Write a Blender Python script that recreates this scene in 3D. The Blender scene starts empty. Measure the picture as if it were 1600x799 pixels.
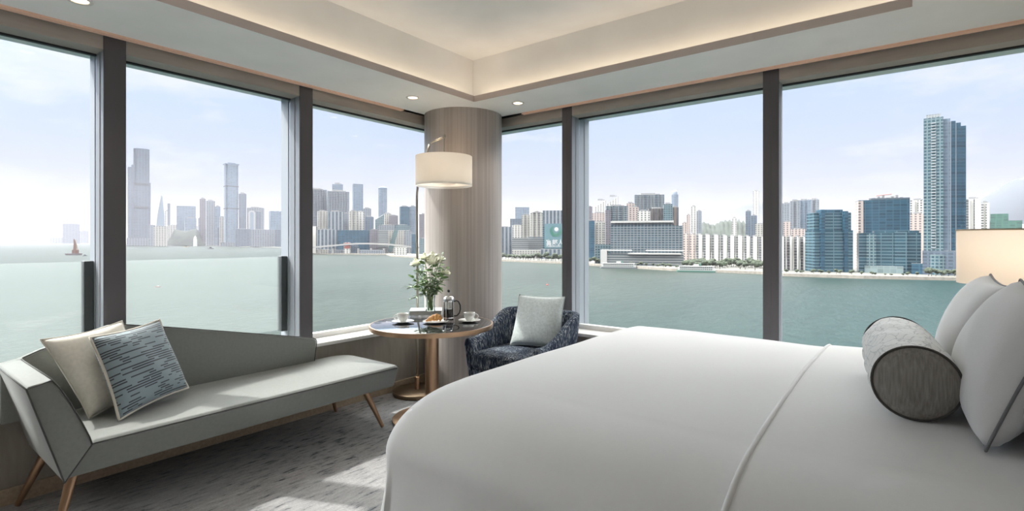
import bpy, bmesh, math, random
from mathutils import Vector, Matrix
C = bpy.context.scene.collection
S = bpy.context.scene
PI = math.pi

# ------------------------------------------------------------------ camera, world, sun, exposure
F = 806.7                                   # focal length in pixels of the 1600 px frame
YAW = math.radians(37.45)
EYE = 1.376
FW = (-math.sin(YAW), math.cos(YAW)); RT = (math.cos(YAW), math.sin(YAW))
cam_data = bpy.data.cameras.new('camera'); cam = bpy.data.objects.new('camera', cam_data); C.objects.link(cam)
cam.location = (0, 0, EYE); cam.rotation_euler = (PI/2, 0, YAW)
cam_data.sensor_width = 36; cam_data.lens = 36*F/1600
cam_data.shift_y = -23.5/1600
cam_data.clip_start = .05; cam_data.clip_end = 90000
S.camera = cam
S.view_settings.view_transform = 'Standard'; S.view_settings.look = 'None'
S.view_settings.gamma = 1; S.view_settings.use_curve_mapping = False
S.view_settings.exposure = 0.55
S.cycles.max_bounces = 10; S.cycles.diffuse_bounces = 6; S.cycles.transparent_max_bounces = 16
S.cycles.caustics_reflective = False; S.cycles.caustics_refractive = False
S.cycles.use_denoising = True
SUN_TRAVEL = Vector((1, .43, -1.3)).normalized()
SUN_E = 5.2
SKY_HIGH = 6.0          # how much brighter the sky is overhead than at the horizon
GLOW = 8.0              # bright haze around the sun

sun_d = bpy.data.lights.new('sun', 'SUN'); sun_d.energy = SUN_E; sun_d.angle = math.radians(1.0); sun_d.color = (1, .97, .92)
sun = bpy.data.objects.new('sun', sun_d); C.objects.link(sun)
sun.rotation_euler = SUN_TRAVEL.to_track_quat('-Z', 'Y').to_euler(); sun.location = (-30, -12, 40)

world = bpy.data.worlds.new('world'); S.world = world; world.use_nodes = True
nt = world.node_tree; nt.nodes.clear()
def N(nt, typ, **kw):
    n = nt.nodes.new(typ)
    for k, v in kw.items():
        if k.startswith('i_'):
            n.inputs[k[2:].replace('_', ' ')].default_value = v
        else: setattr(n, k, v)
    return n
def math_n(nt, op, a, b=None, clamp=False):
    n = nt.nodes.new('ShaderNodeMath'); n.operation = op; n.use_clamp = clamp
    for i, x in enumerate((a, b)):
        if x is None: continue
        if isinstance(x, (int, float)): n.inputs[i].default_value = x
        else: nt.links.new(x, n.inputs[i])
    return n.outputs[0]
def ramp(nt, fac, stops, interp='LINEAR'):
    r = nt.nodes.new('ShaderNodeValToRGB'); r.color_ramp.interpolation = interp
    e = r.color_ramp.elements
    while len(e) < len(stops): e.new(.5)
    for el, (p, c) in zip(e, stops):
        el.position = p; el.color = (c, c, c, 1) if isinstance(c, (int, float)) else (*c, 1)
    nt.links.new(fac, r.inputs[0]); return r.outputs[0]
def mix(nt, fac, a, b, blend='MIX'):
    m = nt.nodes.new('ShaderNodeMix'); m.data_type = 'RGBA'; m.blend_type = blend
    for idx, x in ((0, fac), (6, a), (7, b)):
        if isinstance(x, (int, float)): m.inputs[idx].default_value = x if idx == 0 else (x, x, x, 1)
        elif isinstance(x, tuple): m.inputs[idx].default_value = (*x, 1)
        else: nt.links.new(x, m.inputs[idx])
    return m.outputs[2]
tc = N(nt, 'ShaderNodeTexCoord'); sep = N(nt, 'ShaderNodeSeparateXYZ'); nt.links.new(tc.outputs['Generated'], sep.inputs[0])
base = ramp(nt, sep.outputs[2], [(0, (.66, .63, .70)), (.06, (.66, .66, .78)), (.17, (.62, .71, .92)), (.30, (.60, .75, .99)), (.40, (.84, .83, .81))])
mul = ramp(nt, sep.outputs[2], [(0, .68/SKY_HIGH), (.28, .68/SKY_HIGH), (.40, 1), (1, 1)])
dot = N(nt, 'ShaderNodeVectorMath', operation='DOT_PRODUCT'); nt.links.new(tc.outputs['Generated'], dot.inputs[0])
dot.inputs[1].default_value = -SUN_TRAVEL
gl = math_n(nt, 'POWER', math_n(nt, 'MAXIMUM', dot.outputs['Value'], 0), 14)
gl = math_n(nt, 'MULTIPLY', gl, GLOW)
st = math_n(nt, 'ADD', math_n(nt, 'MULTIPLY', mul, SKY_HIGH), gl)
nz = N(nt, 'ShaderNodeTexNoise', i_Scale=3.2, i_Detail=6, i_Roughness=.6)
mp = N(nt, 'ShaderNodeMapping'); mp.inputs['Scale'].default_value = (1, 1, 3.4); mp.inputs['Location'].default_value = (.7, .2, .4)
nt.links.new(tc.outputs['Generated'], mp.inputs[0]); nt.links.new(mp.outputs[0], nz.inputs['Vector'])
cl = math_n(nt, 'MULTIPLY', ramp(nt, nz.outputs[0], [(.5, 0), (.66, .85)]), ramp(nt, sep.outputs[2], [(.04, 0), (.14, 1)]))
skycol = mix(nt, cl, base, (.86, .88, .93))
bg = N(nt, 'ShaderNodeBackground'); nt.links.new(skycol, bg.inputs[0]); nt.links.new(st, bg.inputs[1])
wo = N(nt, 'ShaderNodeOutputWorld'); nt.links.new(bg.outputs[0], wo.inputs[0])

# ------------------------------------------------------------------ helpers
def world_xy(u, depth):
    t = (u-800)/F
    return (FW[0]*depth+RT[0]*t*depth, FW[1]*depth+RT[1]*t*depth)
_mats = {}
def mat(name, col, rough=.6, metal=0, noise=None, bump=None, spec=.5, sheen=0, coat=0):
    """procedural surface: noise=(scale, amount, stretch) varies the colour, bump=(scale, strength)"""
    if name in _mats: return _mats[name]
    m = bpy.data.materials.new(name); m.use_nodes = True; t = m.node_tree; b = t.nodes['Principled BSDF']
    b.inputs['Base Color'].default_value = (*col, 1); b.inputs['Roughness'].default_value = rough; b.inputs['Metallic'].default_value = metal
    b.inputs['Specular IOR Level'].default_value = spec; b.inputs['Sheen Weight'].default_value = sheen; b.inputs['Coat Weight'].default_value = coat
    tcn = N(t, 'ShaderNodeTexCoord')
    if noise:
        sc, am, stretch = noise
        mpn = N(t, 'ShaderNodeMapping'); mpn.inputs['Scale'].default_value = stretch; t.links.new(tcn.outputs['Object'], mpn.inputs[0])
        n = N(t, 'ShaderNodeTexNoise', i_Scale=sc, i_Detail=4.0); t.links.new(mpn.outputs[0], n.inputs['Vector'])
        v = ramp(t, n.outputs[0], [(.3, 1-am), (.7, 1+am if am < .5 else 1.5)])
        t.links.new(mix(t, 1.0, col, v, 'MULTIPLY'), b.inputs['Base Color'])
    if bump:
        n2 = N(t, 'ShaderNodeTexNoise', i_Scale=bump[0], i_Detail=3.0); t.links.new(tcn.outputs['Object'], n2.inputs['Vector'])
        bn = N(t, 'ShaderNodeBump', i_Strength=bump[1], i_Distance=.002); t.links.new(n2.outputs[0], bn.inputs['Height']); t.links.new(bn.outputs[0], b.inputs['Normal'])
    _mats[name] = m; return m
def emat(name, col, strength):
    if name in _mats: return _mats[name]
    m = bpy.data.materials.new(name); m.use_nodes = True; t = m.node_tree; b = t.nodes['Principled BSDF']
    b.inputs['Base Color'].default_value = (*col, 1); b.inputs['Emission Color'].default_value = (*col, 1); b.inputs['Emission Strength'].default_value = strength
    _mats[name] = m; return m

def link(o, parent=None, world=False):
    C.objects.link(o)
    if parent is not None:
        o.parent = parent
        if world:
            M = Matrix.Translation(parent.location) @ parent.rotation_euler.to_matrix().to_4x4()
            o.matrix_parent_inverse = M.inverted()
    return o
def tag(o, label=None, cat=None, group=None, kind=None):
    if label: o['label'] = label
    if cat: o['category'] = cat
    if group: o['group'] = group
    if kind: o['kind'] = kind
    return o
def obj(name, bm, m, parent=None, smooth=False, world=True, label=None):
    me = bpy.data.meshes.new(name)
    bmesh.ops.recalc_face_normals(bm, faces=bm.faces)
    bm.to_mesh(me); bm.free()
    for x in (m if isinstance(m, (list, tuple)) else [m]): me.materials.append(x)
    if smooth is True: me.shade_smooth()
    elif smooth: me.shade_smooth(); me.set_sharp_from_angle(angle=math.radians(smooth))
    o = bpy.data.objects.new(name, me); link(o, parent, world)
    if label: o['label'] = label
    return o
def thing(name, label, cat, loc=(0, 0, 0), rz=0, group=None, kind=None):
    o = bpy.data.objects.new(name, None); o.empty_display_size = .1; C.objects.link(o)
    o.location = loc; o.rotation_euler = (0, 0, rz); return tag(o, label, cat, group, kind)
def text_mesh(o):
    me = bpy.data.meshes.new_from_object(o.evaluated_get(bpy.context.evaluated_depsgraph_get()))
    n = bpy.data.objects.new(o.name, me); M = o.matrix_basis.copy(); p = o.parent; nm = o.name; bpy.data.objects.remove(o); n.name = nm; C.objects.link(n); n.parent = p; n.matrix_basis = M; return n
def struct(name, bm, m, parent=None, smooth=False, label=None):
    o = obj(name, bm, m, parent, smooth)
    if parent is None: o['kind'] = 'structure'
    if label: o['label'] = label
    return o
def copy_tree(o, parent=None, loc=None, rz=None, label=None):
    c = o.copy(); C.objects.link(c)
    if parent is not None: c.parent = parent
    if loc is not None: c.location = loc
    if rz is not None: c.rotation_euler = (0, 0, rz)
    if label: c['label'] = label
    for ch in list(o.children): copy_tree(ch, c)
    return c

def box(bm, x0, x1, y0, y1, z0, z1, M=None, bev=0, seg=2):
    vs = [bm.verts.new((x, y, z)) for z in (z0, z1) for y in (y0, y1) for x in (x0, x1)]
    fs = [bm.faces.new([vs[i] for i in q]) for q in ((0, 2, 3, 1), (4, 5, 7, 6), (0, 1, 5, 4), (2, 6, 7, 3), (0, 4, 6, 2), (1, 3, 7, 5))]
    if bev:
        es = list({e for f in fs for e in f.edges})
        r = bmesh.ops.bevel(bm, geom=es, offset=bev, segments=seg, profile=.5, affect='EDGES')
        vs = list({v for f in r['faces'] for v in f.verts} | {v for v in vs if v.is_valid})
    if M is not None:
        for v in vs: v.co = M @ v.co
    return vs
def bx(*a, **k):
    bm = bmesh.new(); box(bm, *a, **k); return bm
def lathe(bm, prof, n=32, cx=0, cy=0, cz=0, cap=True, M=None):
    rings = []
    for r, z in prof:
        rings.append([bm.verts.new((cx+r*math.cos(2*PI*i/n), cy+r*math.sin(2*PI*i/n), cz+z)) for i in range(n)])
    for a, b in zip(rings, rings[1:]):
        for i in range(n): bm.faces.new((a[i], a[(i+1) % n], b[(i+1) % n], b[i]))
    if cap:
        if prof[0][0] > 1e-5: bm.faces.new(rings[0][::-1])
        if prof[-1][0] > 1e-5: bm.faces.new(rings[-1])
    if M is not None:
        for r in rings:
            for v in r: v.co = M @ v.co
    return rings
def lt(prof, **k):
    bm = bmesh.new(); lathe(bm, prof, **k); bmesh.ops.remove_doubles(bm, verts=bm.verts, dist=1e-6); return bm
def tube(bm, pts, r, n=8, closed=False, cap=True):
    pts = [Vector(p) for p in pts]; rs = r if isinstance(r, (list, tuple)) else [r]*len(pts)
    rings = []; up = None
    for i, p in enumerate(pts):
        a = pts[i-1] if (i or closed) else p; b = pts[(i+1) % len(pts)] if (i < len(pts)-1 or closed) else p
        d = (b-a).normalized()
        if up is None:
            up = d.orthogonal().normalized()
        up = (up-d*up.dot(d)).normalized(); s = d.cross(up)
        rings.append([bm.verts.new(p+rs[i]*(math.cos(2*PI*k/n)*up+math.sin(2*PI*k/n)*s)) for k in range(n)])
    seq = list(zip(rings, rings[1:]))
    if closed: seq.append((rings[-1], rings[0]))
    for a, b in seq:
        for k in range(n): bm.faces.new((a[k], a[(k+1) % n], b[(k+1) % n], b[k]))
    if cap and not closed:
        bm.faces.new(rings[0][::-1]); bm.faces.new(rings[-1])
def tb(pts, r, **k):
    bm = bmesh.new(); tube(bm, pts, r, **k); return bm
def prism(bm, poly, axis, a, b):
    """poly in the plane across `axis`, extruded from a to b"""
    def P(q, t): return (t, q[0], q[1]) if axis == 'x' else ((q[0], t, q[1]) if axis == 'y' else (q[0], q[1], t))
    A = [bm.verts.new(P(q, a)) for q in poly]; B = [bm.verts.new(P(q, b)) for q in poly]
    bm.faces.new(A); bm.faces.new(B[::-1]); n = len(poly)
    for i in range(n): bm.faces.new((A[i], B[i], B[(i+1) % n], A[(i+1) % n]))

# ------------------------------------------------------------------ room shell
white = mat('white_plaster', (.91, .905, .895), .85, noise=(3, .03, (1, 1, 1)))
wallpaint = mat('taupe_wallcovering', (.27, .245, .21), .8, noise=(30, .08, (1, 1, .2)), bump=(200, .15))
header_m = mat('bronze_grey_pelmet', (.42, .385, .35), .65, noise=(4, .08, (1, 1, 6)))
peach = mat('peach_reflection_strip', (.95, .64, .48), .5)
mull_dark = mat('dark_grey_mullion', (.11, .103, .112), .5, metal=.2)
alu = mat('pale_aluminium', (.36, .38, .42), .5, metal=.1)
gasket = mat('black_gasket', (.02, .02, .025), .5)
sill_m = mat('white_sill_stone', (.74, .73, .71), .35)
base_m = mat('tan_wood_baseboard', (.36, .28, .20), .5, noise=(8, .15, (1, 8, 8)))
def carpet_mat():
    m = bpy.data.materials.new('streaked_grey_carpet'); m.use_nodes = True; t = m.node_tree; b = t.nodes['Principled BSDF']
    b.inputs['Roughness'].default_value = .95; b.inputs['Specular IOR Level'].default_value = .1
    tcn = N(t, 'ShaderNodeTexCoord')
    def nz(scale, stretch, detail=5):
        mpn = N(t, 'ShaderNodeMapping'); mpn.inputs['Scale'].default_value = stretch; t.links.new(tcn.outputs['Object'], mpn.inputs[0])
        n = N(t, 'ShaderNodeTexNoise', i_Scale=scale, i_Detail=float(detail), i_Roughness=.65); t.links.new(mpn.outputs[0], n.inputs['Vector']); return n.outputs[0]
    streak = nz(11, (3.4, .8, 1)); big = nz(1.3, (1, .6, 1), 3); fine = nz(150, (1, .6, 1), 2)
    s = math_n(t, 'ADD', math_n(t, 'MULTIPLY', streak, .75), math_n(t, 'MULTIPLY', big, .25))
    c = ramp(t, s, [(.36, (.06, .066, .08)), (.40, (.16, .165, .18)), (.45, (.29, .285, .29)), (.60, (.38, .37, .37))])
    c = mix(t, .35, c, ramp(t, fine, [(.3, .3), (.7, 1.0)]), 'MULTIPLY')
    t.links.new(c, b.inputs['Base Color'])
    bn = N(t, 'ShaderNodeBump', i_Strength=.4, i_Distance=.004); t.links.new(fine, bn.inputs['Height']); t.links.new(bn.outputs[0], b.inputs['Normal'])
    return m
struct('floor', bx(-3.74, .74, -2.34, 4.02, -.06, 0), carpet_mat(), label='grey carpet with dark and pale streaks')
XW, YW, XR, YB = -3.72, 3.98, .70, -2.30        # inner faces: left parapet, far parapet, head wall, back wall
XG, YG = -3.95, 4.21                            # glass planes
HS, HH, SILL = 2.605, 2.517, .56
bm = bmesh.new()
box(bm, XW-.32, XW, YB-.1, YW+.32, -.06, SILL-.03)
struct('wall_left', bm, wallpaint, label='low taupe parapet wall under the left windows')
bm = bmesh.new()
box(bm, XW, XR+.1, YW, YW+.32, -.06, SILL-.03)
struct('wall_far', bm, wallpaint, label='low taupe parapet wall under the far windows')
struct('wall_right', bx(XR, XR+.12, YB-.1, YW+.36, -.06, HS+.02), mat('head_wall_panel', (.50, .45, .40), .7, noise=(5, .06, (1, 1, 1))), label='head wall behind the bed')
struct('wall_back', bx(-4.04, XR+.12, YB-.12, YB, -.06, HS+.02), mat('brown_timber_wall', (.22, .18, .15), .6, noise=(6, .1, (1, 1, .1))), label='back wall of the room')
struct('trim_sill_left', bx(-3.93, XW+.015, YB, YG-.02, SILL-.03, SILL, bev=.006), sill_m, label='white stone window sill along the left wall')
struct('trim_sill_far', bx(XW+.015, XR, YW-.015, 4.19, SILL-.03, SILL, bev=.006), sill_m, label='white stone window sill along the far wall')
struct('baseboard_left', bx(XW, XW+.015, YB, YW, 0, .085, bev=.003), base_m)
struct('baseboard_far', bx(XW+.015, XR, YW-.015, YW, 0, .085, bev=.003), base_m)
# ceiling: soffit ring, recessed tray with lit cove
TX0, TX1, TY0, TY1, LIP, CW, TZ = -3.04, .02, -1.4, 3.42, .035, .13, 3.03
bm = bmesh.new()
box(bm, -3.74, TX0, YB-.1, 4.0, HS, HS+LIP); box(bm, TX0, TX1, TY1, 4.0, HS, HS+LIP)
box(bm, TX1, XR+.12, YB-.1, 4.0, HS, HS+LIP); box(bm, TX0, TX1, YB-.1, TY0, HS, HS+LIP)
box(bm, TX0-CW-.03, TX0-CW, TY0-.05, TY1+CW+.03, HS+LIP, TZ+.05); box(bm, TX0-CW, TX1, TY1+CW, TY1+CW+.03, HS+LIP, TZ+.05)
box(bm, TX1, TX1+.03, TY0-.05, TY1+CW+.03, HS+LIP, TZ+.05); box(bm, TX0-CW, TX1, TY0-.03, TY0, HS+LIP, TZ+.05)
box(bm, TX0-CW-.03, TX1+.03, TY0-.05, TY1+CW+.03, TZ, TZ+.05)
# roof slab above the whole room keeps the daylight out of the void
box(bm, -4.15, XR+.2, YB-.2, 4.45, TZ+.12, TZ+.2)
box(bm, -4.15, -3.98, YB-.2, 4.45, HH+.02, TZ+.12); box(bm, -3.98, XR+.2, 4.26, 4.45, HH+.02, TZ+.12)
struct('ceiling', bm, white, label='white ceiling with a recessed lit tray')
cove_m = mat('pinkish_cove_lip', (.62, .53, .49), .7)
bm = bmesh.new()
box(bm, TX0-.001, TX0+.006, TY0, TY1-.006, HS-.004, HS+LIP+.012); box(bm, TX0-.001, TX1, TY1-.006, TY1+.001, HS-.004, HS+LIP+.012)
struct('trim_cove', bm, cove_m, label='slim pinkish lip around the ceiling tray')
# strips beside the pelmets; the track pocket's reflection is put into their peach colour
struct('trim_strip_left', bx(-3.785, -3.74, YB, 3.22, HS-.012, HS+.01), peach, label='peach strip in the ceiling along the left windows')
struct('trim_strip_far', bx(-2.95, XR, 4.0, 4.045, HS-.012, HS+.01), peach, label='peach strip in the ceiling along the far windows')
bm = bmesh.new(); box(bm, -4.0, -3.806, YB, 4.27, HH, HS+.02); box(bm, -3.795, -3.785, YB, 4.0, HS-.004, HS+.02)
struct('trim_pelmet_left', bm, header_m, label='grey brown pelmet above the left windows')
bm = bmesh.new(); box(bm, -4.0, XR+.02, 4.076, 4.27, HH, HS+.02)
struct('trim_pelmet_far', bm, header_m, label='grey brown pelmet above the far windows')
struct('trim_shadow_left', bx(-3.80, -3.785, YB, 4.06, HS-.003, HS+.012), gasket)
struct('trim_shadow_far', bx(-3.785, XR, 4.045, 4.07, HS-.003, HS+.012), gasket)
# glass
def glass_mat(name, tint, haze=0.0, refl=.9):
    m = bpy.data.materials.new(name); m.use_nodes = True; t = m.node_tree; t.nodes.clear()
    tr = N(t, 'ShaderNodeBsdfTransparent'); tr.inputs[0].default_value = (*tint, 1)
    gs = N(t, 'ShaderNodeBsdfGlossy'); gs.inputs['Roughness'].default_value = .0
    fr = N(t, 'ShaderNodeFresnel'); fr.inputs['IOR'].default_value = 1.35
    f2 = math_n(t, 'MULTIPLY', fr.outputs[0], refl)
    mx = N(t, 'ShaderNodeMixShader'); t.links.new(f2, mx.inputs[0]); t.links.new(tr.outputs[0], mx.inputs[1]); t.links.new(gs.outputs[0], mx.inputs[2])
    last = mx
    if haze:
        tl = N(t, 'ShaderNodeBsdfTranslucent'); tl.inputs[0].default_value = (.95, .96, .97, 1)
        mh = N(t, 'ShaderNodeMixShader'); mh.inputs[0].default_value = haze
        t.links.new(last.outputs[0], mh.inputs[1]); t.links.new(tl.outputs[0], mh.inputs[2]); last = mh
    out = N(t, 'ShaderNodeOutputMaterial'); t.links.new(last.outputs[0], out.inputs[0]); return m
pane_m = glass_mat('clear_window_glass', (.97, .985, .98), refl=.35)
barrier_m = glass_mat('dusty_barrier_glass', (.95, .97, .96), haze=.045, refl=.4)
def window(n, axis, a, b, label):
    w = thing('window_%d' % n, label, None, (XG if axis == 'y' else (a+b)/2, (a+b)/2 if axis == 'y' else YG, SILL), 0, kind='structure')
    del_ = .006
    if axis == 'y':
        obj('glass_pane', bx(XG-del_, XG+del_, a, b, SILL+.03, HH), pane_m, w)
        obj('gasket', bx(XG-.012, XG+.012, a, b, HH-.012, HH+.002), gasket, w)
        obj('bottom_frame', bx(XG-.03, XG+.03, a, b, SILL-.02, SILL+.04), sill_m, w)
    else:
        obj('glass_pane', bx(a, b, YG-del_, YG+del_, SILL+.03, HH), pane_m, w)
        obj('gasket', bx(a, b, YG-.012, YG+.012, HH-.012, HH+.002), gasket, w)
        obj('bottom_frame', bx(a, b, YG-.03, YG+.03, SILL-.02, SILL+.04), sill_m, w)
    return w
ML = [-1.53, -.28, .962, 2.213]; MW = .112
MR = [(-2.536, -2.433), (-.831, -.726)]
window(1, 'y', ML[1]+MW, ML[2], 'window pane at the far left with the sofa arm below')
window(2, 'y', ML[2]+MW, ML[3], 'window pane behind the sofa between two left mullions')
window(3, 'y', ML[3]+MW, 4.2, 'window pane left of the round column')
window(4, 'x', -3.94, MR[0][0], 'narrow window pane right of the round column')
window(5, 'x', MR[0][1], MR[1][0], 'wide window pane behind the armchair and bed')
window(6, 'x', MR[1][1], XR, 'window pane above the bed pillows')
window(7, 'y', ML[0]+MW, ML[1], 'window pane beside the camera'); window(8, 'y', YB, ML[0], 'window pane at the back of the room')
k = 1
for y in ML:
    t = thing('trim_mullion_%d' % k, 'dark grey vertical window mullion in the left wall', None, (-3.8, y, SILL), kind='structure')
    obj('inner_cover', bx(-3.812, -3.80, y, y+MW, SILL-.01, HS-.001, bev=.002, seg=1), mull_dark, t)
    bm = bmesh.new(); box(bm, -4.09, -3.812, y+.004, y+MW-.004, SILL-.4, HS+.3); box(bm, -3.99, -3.975, y, y+MW, SILL-.4, HS+.3); box(bm, -3.89, -3.88, y, y+MW, SILL, HS)
    obj('aluminium_fin', bm, alu, t); k += 1
for x0, x1 in MR:
    t = thing('trim_mullion_%d' % k, 'dark grey vertical window mullion in the far wall', None, (x0, 4.07, SILL), kind='structure')
    bm = bx(x0, x1, 4.07, 4.082, SILL-.01, HS-.001, bev=.002, seg=1); box(bm, (x0+x1)/2-.002, (x0+x1)/2+.002, 4.068, 4.08, SILL, HS-.01)
    obj('inner_cover', bm, mull_dark, t)
    dd = 4.40 if k == 5 else 4.22
    bm = bmesh.new(); box(bm, x0+.004, x1-.004, 4.082, dd, SILL-.4, HS+.3); box(bm, x0, x1, 4.15, 4.16, SILL, HS); box(bm, x0, x1, dd-.09, dd-.075, SILL-.4, HS+.3)
    obj('aluminium_fin', bm, alu, t); k += 1
clampm = mat('charcoal_clamp', (.07, .075, .08), .5)
for i, (a, b, lab) in enumerate(((ML[1]+MW, ML[2], 'low glass safety barrier outside the leftmost window'), (ML[2]+MW, ML[3], 'low glass safety barrier outside the window behind the sofa'))):
    t = thing('glass_barrier', lab, 'safety barrier', (-4.02, (a+b)/2, SILL), group='glass barriers outside the windows')
    obj('barrier_glass', bx(-4.026, -4.014, a+.01, b-.01, .655, 1.245), barrier_m, t)
    obj('clamp', bx(-4.05, -3.985, b-.05, b-.001, .645, 1.25, bev=.004), clampm, t)
    obj('clamp', bx(-4.05, -3.985, a+.001, a+.05, .645, 1.25, bev=.004), clampm, t)
# round column
def column_mat():
    m = bpy.data.materials.new('ribbed_taupe_timber'); m.use_nodes = True; t = m.node_tree; b = t.nodes['Principled BSDF']
    b.inputs['Roughness'].default_value = .55
    tcn = N(t, 'ShaderNodeTexCoord')
    def nz(scale, st, det=3):
        mpn = N(t, 'ShaderNodeMapping'); mpn.inputs['Scale'].default_value = st; t.links.new(tcn.outputs['Object'], mpn.inputs[0])
        n = N(t, 'ShaderNodeTexNoise', i_Scale=scale, i_Detail=float(det)); t.links.new(mpn.outputs[0], n.inputs['Vector']); return n.outputs[0]
    a = nz(45, (1, 1, .012)); c = nz(9, (1, 1, .05))
    s = math_n(t, 'ADD', math_n(t, 'MULTIPLY', a, .65), math_n(t, 'MULTIPLY', c, .35))
    t.links.new(ramp(t, s, [(.34, (.36, .315, .29)), (.5, (.43, .38, .352)), (.66, (.51, .46, .43))]), b.inputs['Base Color'])
    bn = N(t, 'ShaderNodeBump', i_Strength=.25, i_Distance=.003); t.links.new(a, bn.inputs['Height']); t.links.new(bn.outputs[0], b.inputs['Normal'])
    return m
CX, CY, CR = -3.50, 3.775, .382
o = struct('round_column', lt([(CR, 0), (CR, HS)], n=96), column_mat(), smooth=40, label='round column clad in ribbed taupe timber'); o.location = (CX, CY, 0)
# recessed downlights
ring_m = mat('white_light_ring', (.8, .78, .75), .4)
for (x, y, lab) in ((-3.356, .75, 'recessed ceiling downlight at the top left corner'), (-3.37, 3.0, 'recessed ceiling downlight left of the round column'), (-2.76, 3.69, 'recessed ceiling downlight right of the round column')):
    t = thing('ceiling_downlight', lab, 'ceiling light', (x, y, HS), group='recessed downlights')
    obj('trim_ring', lt([(.038, -.001), (.058, -.001), (.056, -.006), (.040, -.006)], n=32, cx=x, cy=y, cz=HS, cap=False), ring_m, t, smooth=True)
    obj('lamp_lens', lt([(0, -.002), (.038, -.002)], n=24, cx=x, cy=y, cz=HS, cap=False), emat('warm_lens', (1, .78, .55), 6), t)
for i, (x, y) in enumerate(((-3.356, .75), (-3.37, 3.0), (-2.76, 3.69), (-3.37, -1.2), (-1.2, 3.72), (-1.5, -1.85), (.36, -1.2))):  # beams without a fixture above are fill added to brighten the room
    d = bpy.data.lights.new('downlight_and_fill_beam', 'SPOT'); d.energy = 14; d.spot_size = math.radians(100); d.spot_blend = .9; d.shadow_soft_size = .04; d.color = (1, .90, .80)
    o = bpy.data.objects.new('downlight_and_fill_beam', d); C.objects.link(o); o.location = (x, y, HS-.015)
# cove lighting strips
def area(name, loc, rot, sx, sy, e, col):
    d = bpy.data.lights.new(name, 'AREA'); d.shape = 'RECTANGLE'; d.size = sx; d.size_y = sy; d.energy = e; d.color = col
    o = bpy.data.objects.new(name, d); C.objects.link(o); o.location = loc; o.rotation_euler = rot; return o
WARM = (1, .79, .55); COVE = 1.15
area('cove_strip_light', (TX0-.05, (TY0+TY1)/2, HS+LIP+.012), (PI, -.35, 0), .03, TY1-TY0, COVE*1.5, WARM)
area('cove_strip_light', ((TX0+TX1)/2, TY1+.05, HS+LIP+.012), (PI-.35, 0, 0), TX1-TX0, .03, COVE, WARM)

# ------------------------------------------------------------------ sofa (chaise)
def fabric(name, col, rough=.85, am=.06, sheen=.3): return mat(name, col, rough, noise=(60, am, (1, 1, 1)), bump=(500, .25), spec=.25, sheen=sheen)
sofa_m = fabric('sage_grey_velvet', (.215, .222, .21), .7, .05, .25)
pipe_m = mat('charcoal_piping', (.07, .07, .068), .8)
bronze = mat('brushed_bronze', (.42, .27, .17), .32, metal=.9, noise=(20, .06, (1, 1, .2)))
bronze_d = mat('dark_bronze', (.24, .17, .11), .35, metal=.85)
sofa = thing('chaise_sofa', 'long sage grey upholstered chaise sofa with bronze legs under the left windows', 'sofa', (-3.35, 1.55, 0))
def bevel_obj(o, w, seg=3):
    md = o.modifiers.new('bevel', 'BEVEL'); md.width = w; md.segments = seg; md.limit_method = 'ANGLE'; md.angle_limit = math.radians(25)
    o.data.shade_smooth(); md.harden_normals = False; return o
# seat: cut on the mitre at the arm end, rounded far back corner
bm = bmesh.new()
R_ = .14
def seat_ring(z, inset, ycut):
    xf, xb, ye = -3.0-inset*.6, -3.70, 2.553-inset*.2
    pts = [(xf, ycut), (xf, ye-.03), (xf-.03, ye)]
    for i in range(7):
        a = PI/2+i*(PI/2)/6; pts.append((xb+R_+R_*math.cos(a), ye-R_+R_*math.sin(a)))
    pts.append((xb, ycut)); return [(x, y, z) for x, y in pts]
rings = [seat_ring(.29, .06, .615), seat_ring(.31, .05, .63), seat_ring(.425, .0, .715)]
vr = [[bm.verts.new(p) for p in r] for r in rings]
top = [bm.verts.new((-3.35+(p[0]+3.35)*.94, 1.6+(p[1]-1.6)*.985, .445)) for p in rings[-1]]
vr.append(top)
for a, b in zip(vr, vr[1:]):
    n = len(a)
    for i in range(n): bm.faces.new((a[i], a[(i+1) % n], b[(i+1) % n], b[i]))
bm.faces.new(vr[0][::-1]); bm.faces.new(top)
bevel_obj(obj('seat', bm, sofa_m, sofa), .008)
# arm with a slightly bowed inner edge
bm = bmesh.new()
prism(bm, [(.617, .288), (.49, .735), (.495, .747), (.575, .76), (.602, .715), (.634, .65), (.672, .56), (.706, .468), (.716, .43)], 'x', -3.70, -2.995)
bevel_obj(obj('armrest', bm, sofa_m, sofa), .007)
# backrest
bm = bmesh.new()
prism(bm, [(.50, .44), (.498, .735), (.58, .765), (.65, .795), (.95, .885), (1.02, .882), (1.24, .838), (2.225, .623), (2.25, .61), (2.258, .59), (2.235, .44)], 'x', -3.70, -3.635)
bevel_obj(obj('backrest', bm, sofa_m, sofa), .012)
bm = bmesh.new()
tube(bm, [(-3.004, .72, .432), (-3.002, 2.52, .432), (-3.03, 2.552, .432), (-3.55, 2.552, .432)], .0032)
tube(bm, [(-3.06, .63, .29), (-3.06, 2.50, .29)], .0032)
obj('seat_piping', bm, pipe_m, sofa, True)
bm = bmesh.new()
tube(bm, [(-2.996, .617, .288), (-2.994, .49, .735), (-2.994, .575, .76)], .0032)
tube(bm, [(-2.994, .575, .76), (-2.994, .602, .715), (-2.994, .634, .65), (-2.994, .672, .56), (-2.994, .706, .468), (-2.996, .716, .432)], .0032)
tube(bm, [(-2.996, .617, .288), (-2.996, .716, .432)], .0028)
tube(bm, [(-2.996, .49, .737), (-3.70, .49, .737)], .0032)
tube(bm, [(-2.996, .577, .76), (-3.63, .577, .76)], .0032)
obj('arm_piping', bm, pipe_m, sofa, True)
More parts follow.
